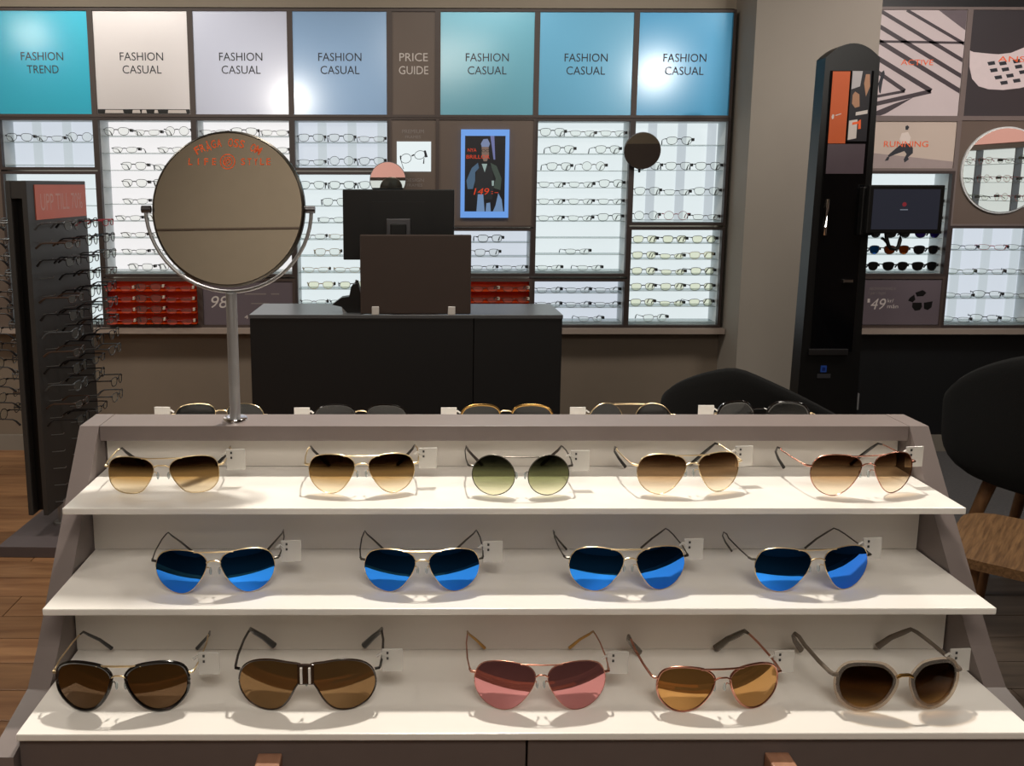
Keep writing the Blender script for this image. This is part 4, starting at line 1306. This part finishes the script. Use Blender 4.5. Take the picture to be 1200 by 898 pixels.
        MB().sweep(cur, rr, 8, False, 0.8).build('tip', M[tip], tm, True, 'dark temple tip' if tip.startswith('acetate') else None)
    # security tag looped on the viewer's right temple
    if tag_on:
        e0 = place(wide - 0.001, ztop * 0.38) + off
        hx_ = (wide + 0.0045) * face
        g_ = MB()
        g_.box(hx_ + (0.001 if face > 0 else -0.023), hx_ + (0.023 if face > 0 else -0.001), tagpos, tagpos + 0.0022, e0.z - 0.013, e0.z + 0.012, 0.0008)
        g_.sweep([(hx_ - 0.004, tagpos + 0.001, e0.z + 0.004), (hx_, tagpos + 0.001, e0.z + 0.007), (hx_ + 0.004 * face, tagpos + 0.001, e0.z + 0.004), (hx_ + 0.002 * face, tagpos + 0.001, e0.z - 0.006)], 0.0014, 6)
        tg = g_.build('price_tag', M[tagm], t, label='small white plastic price tag')
        q = MB()
        for u, w_ in ((0.007, 0.008), (0.007, 0.002)):
            q.box(hx_ + face * u - 0.0011, hx_ + face * u + 0.0011, tagpos - 0.0006, tagpos, e0.z + w_ - 0.0013, e0.z + w_ + 0.0013)
        q.build('tag_print', M['tag_print'], tg)
    return t


D = math.radians
T1, T2, T3 = 0.9982, 0.9132, 0.8212
G1, G2, G3 = 'brown and green tinted sunglasses on the upper shelf', 'blue mirrored sunglasses on the middle shelf', 'sunglasses on the lowest shelf'
sunglasses('square-cornered gold sunglasses with brown gradient lenses at the mirror end of the upper shelf', G1, (-0.293, 0.985, T1), D(3.0), NAV, 0.0345, 'gold', 'lens_brown', reach=0.098, scale=0.97)
sunglasses('silver-rimmed aviators with dark-to-amber lenses, second from the mirror end of upper shelf', G1, (-0.065, 0.985, T1), D(2.5), AVI, 0.0325, 'gold', 'lens_brown', reach=0.098, scale=0.98)
sunglasses('round gunmetal sunglasses with green gradient lenses in the middle of the upper shelf', G1, (0.117, 0.979, T1), D(0), RND, 0.0315, 'gun', 'lens_green', bridge='top', tip='acetate_tort', reach=0.105, scale=0.98)
sunglasses('gold aviators with soft brown lenses beside the green round pair', G1, (0.313, 0.985, T1), D(7), AVI, 0.0325, 'gold', 'lens_brown_soft', reach=0.098)
sunglasses('rose gold aviators with pale tan lenses at the table end of the upper shelf', G1, (0.512, 0.980, T1), D(7), AVI, 0.0335, 'rose', 'lens_brown_soft', reach=0.100, scale=1.02)
sunglasses('gold aviators with blue mirror lenses, first from the mirror end of the middle shelf', G2, (-0.219, 0.907, T2), D(3.5), AVI, 0.0335, 'gold', 'lens_blue', tip='gun', temple='gun', tip_r=0.001, reach=0.112, scale=1.04)
sunglasses('gold aviators with blue mirror lenses, second from the mirror end of the middle shelf', G2, (0.004, 0.910, T2), D(1), AVI, 0.0330, 'gold', 'lens_blue', tip='gun', temple='gun', tip_r=0.001, reach=0.112, scale=1.02)
sunglasses('gold aviators with blue mirror lenses, third from the mirror end of the middle shelf', G2, (0.228, 0.912, T2), D(2.5), AVI, 0.0335, 'gold', 'lens_blue', tip='gun', temple='gun', tip_r=0.001, reach=0.110, scale=1.05)
sunglasses('gold aviators with blue mirror lenses, closest to the table end of the middle shelf', G2, (0.430, 0.911, T2), D(5), AVI, 0.0340, 'gold', 'lens_blue', tip='gun', temple='gun', tip_r=0.001, reach=0.108, scale=1.05)
sunglasses('black-rimmed navigator sunglasses with coffee brown lenses on the lowest shelf', G3, (-0.300, 0.831, T3), D(0), BIG, 0.0345, 'acetate_black', 'lens_coffee', rim_r=0.0019, bridge='double', bridge_m='gold', temple='gold', reach=0.118, scale=1.0)
sunglasses('wide shield pilot sunglasses with bronze lenses and white bridge bars', G3, (-0.113, 0.832, T3), D(0), SHD, 0.0355, 'acetate_tort', 'lens_bronze', rim_r=0.0011, bridge='shield', temple='acetate_black', temple_r=0.0014, tip_r=0.0028, reach=0.118, scale=0.97)
sunglasses('rose gold aviators with pink mirror lenses on the lowest shelf', G3, (0.124, 0.833, T3), D(0), AVI, 0.0345, 'rose', 'lens_pink', tip='brass', tip_r=0.0014, reach=0.118, scale=1.12)
sunglasses('rounded pilot sunglasses with rose rims and amber lenses on the lowest shelf', G3, (0.306, 0.832, T3), D(5), BIG, 0.0335, 'rose', 'lens_amber', rim_r=0.0012, tip='acetate_olive', tip_r=0.0032, temple_r=0.0013, reach=0.118, scale=0.93)
sunglasses('round crystal clear sunglasses with tea brown lenses at the table end of lowest shelf', G3, (0.489, 0.832, T3), D(4), PAN, 0.0350, 'crystal', 'lens_tea', rim_r=0.0024, bridge='key', tip='smoke', temple='smoke', temple_r=0.0022, tip_r=0.0028, thick=True, reach=0.118, scale=1.04, bridge_m='brass')
# five pairs on the far slope, their tops peeping over the ridge
GB = 'sunglasses on the far side of the gondola'
for lab, cx, pts, hf, rim, lens, rr, br in (
        ('gold-rimmed dark sunglasses behind the mirror pole on the far shelf', -0.277, AVI, 0.0335, 'gold', 'dark_lens', 0.0008, 'single'),
        ('black sunglasses with gold hinges and bridge on the far shelf', -0.081, NAV, 0.0355, 'acetate_black', 'dark_lens', 0.0016, 'single'),
        ('black browline sunglasses with gold top bars on the far shelf', 0.123, NAV, 0.0355, 'brass', 'dark_lens', 0.0018, 'single'),
        ('round gold sunglasses with grey lenses on the far shelf', 0.296, RND, 0.0335, 'gold', 'dark_lens', 0.0010, 'top'),
        ('heavy black sunglasses on the far shelf closest to the tub chair', 0.481, PAN, 0.0365, 'acetate_black', 'dark_lens', 0.0024, 'single')):
    sunglasses(lab, GB, (cx, 1.225, 0.9982), math.pi, pts, hf, rim, lens, rim_r=rr, bridge=br, reach=0.098, scale=1.0, temple='gold', bridge_m='gold' if 'gold' in lab else None, face=1, tagpos=0.012, tagm='tag')

# ------------------------------------------------------------------ table mirror on the ridge
tmr = thing('table_mirror', 'round make-up style mirror on a steel pole standing on the gondola ridge', 'mirror', (-0.231, 1.098, 1.056))
MB().lathe([(0, 0), (0.0155, 0), (0.0155, 0.003), (0.0145, 0.0045), (0.009, 0.005), (0, 0.005)], 0, 0, 32).build('foot', M['chrome'], tmr, True)
MB().sweep([(0, 0, 0.004), (0, 0, 0.162)], 0.0068, 20).build('pole', M['steel'], tmr, True)
cz = 0.264
arc = [(0.1005 * math.cos(a), 0.0, cz + 0.1005 * math.sin(a)) for a in [math.pi + math.pi * i / 28 for i in range(29)]]
yk = MB().sweep(arc, 0.0023, 10, False, 1.0, (0, 1, 0)).build('yoke', M['steel'], tmr, True)
for s_ in (-1, 1):
    MB().sweep([(s_ * 0.094, 0, cz), (s_ * 0.105, 0, cz)], 0.0045, 12).build('pivot_knob', M['steel_dark'], yk, True)
hd = bpy.data.objects.new('mirror_head', MB().lathe([(0, -0.004), (0.0925, -0.004), (0.0945, -0.002), (0.0945, 0.004), (0.088, 0.008), (0, 0.010)], 0, 0, 72).mesh('mirror_head', True))
hd.data.materials.append(M['gun'])
link(hd, tmr)
hd.location = (0, 0, cz)
TILT = math.radians(7.9)
hd.rotation_euler = (Matrix.Rotation(math.radians(-5), 4, 'Z') @ Matrix.Rotation(-math.pi / 2 - TILT, 4, 'X')).to_euler()
# local -z of the head is the reflecting side
gl = MB().lathe([(0, -0.0046), (0.0912, -0.0046), (0.0915, -0.004), (0, -0.004)], 0, 0, 72)  .build('mirror_glass', M['mirror'], hd, False, 'round reflecting glass')
# lettering on the glass: arc of capitals and a straight row with an emblem
vs, fs = [], []
FLIP = Matrix(((1, 0, 0, 0), (0, 1, 0, 0), (0, 0, 1, 0), (0, 0, 0, 1)))


def add2d(v, f, fn):
    k_ = len(vs)
    for q in v:
        x_, y_ = fn(q)
        vs.append(Vector((x_, -y_, -0.0049)))
    fs.extend([tuple(i + k_ for i in g_) for g_ in f])


msg = 'FRÅGA OSS OM'
for i, ch in enumerate(msg):
    if ch == ' ':
        continue
    an = math.radians(90 + 28 - 56 * i / (len(msg) - 1))
    v, f = text_bm(ch, 0.0060 if ch != 'M' else 0.0072, 0.0095, 0, 0.018)
    add2d(v, f, lambda q, an=an: (0.0800 * math.cos(an) + q[0] * math.sin(an) + q[1] * math.cos(an), 0.0800 * math.sin(an) - q[0] * math.cos(an) + q[1] * math.sin(an)))
for i, ch in enumerate('LIFE'):
    v, f = text_bm(ch, 0.0048 if ch != 'I' else 0.0015, 0.0080, 0, 0.018)
    add2d(v, f, lambda q, i=i: (-0.046 + i * 0.0098 + q[0], 0.0570 + q[1]))
for i, ch in enumerate('STYLE'):
    v, f = text_bm(ch, 0.0050, 0.0080, 0, 0.018)
    add2d(v, f, lambda q, i=i: (0.019 + i * 0.0078 + q[0], 0.0570 + q[1]))
rg = ring2d(0.0, 0.0570, 0.0095, 0.0095, 0.0014, 0, 24) + ring2d(0.0, 0.0570, 0.006, 0.006, 0.0012, 0, 16) + ring2d(-0.001, 0.0570, 0.0042, 0.003, 0.001, 0.7, 12) + [[(-0.004, 0.055), (-0.003, 0.0545), (0.004, 0.062), (0.003, 0.0625)]]
for pl in rg:
    add2d(pl, [tuple(range(len(pl)))], lambda q: q)
me = bpy.data.meshes.new('lettering')
me.from_pydata(vs, [], fs)
me.materials.append(M['orange_ink'])
link(bpy.data.objects.new('lettering', me), hd)['label'] = 'orange lettering on the mirror glass'
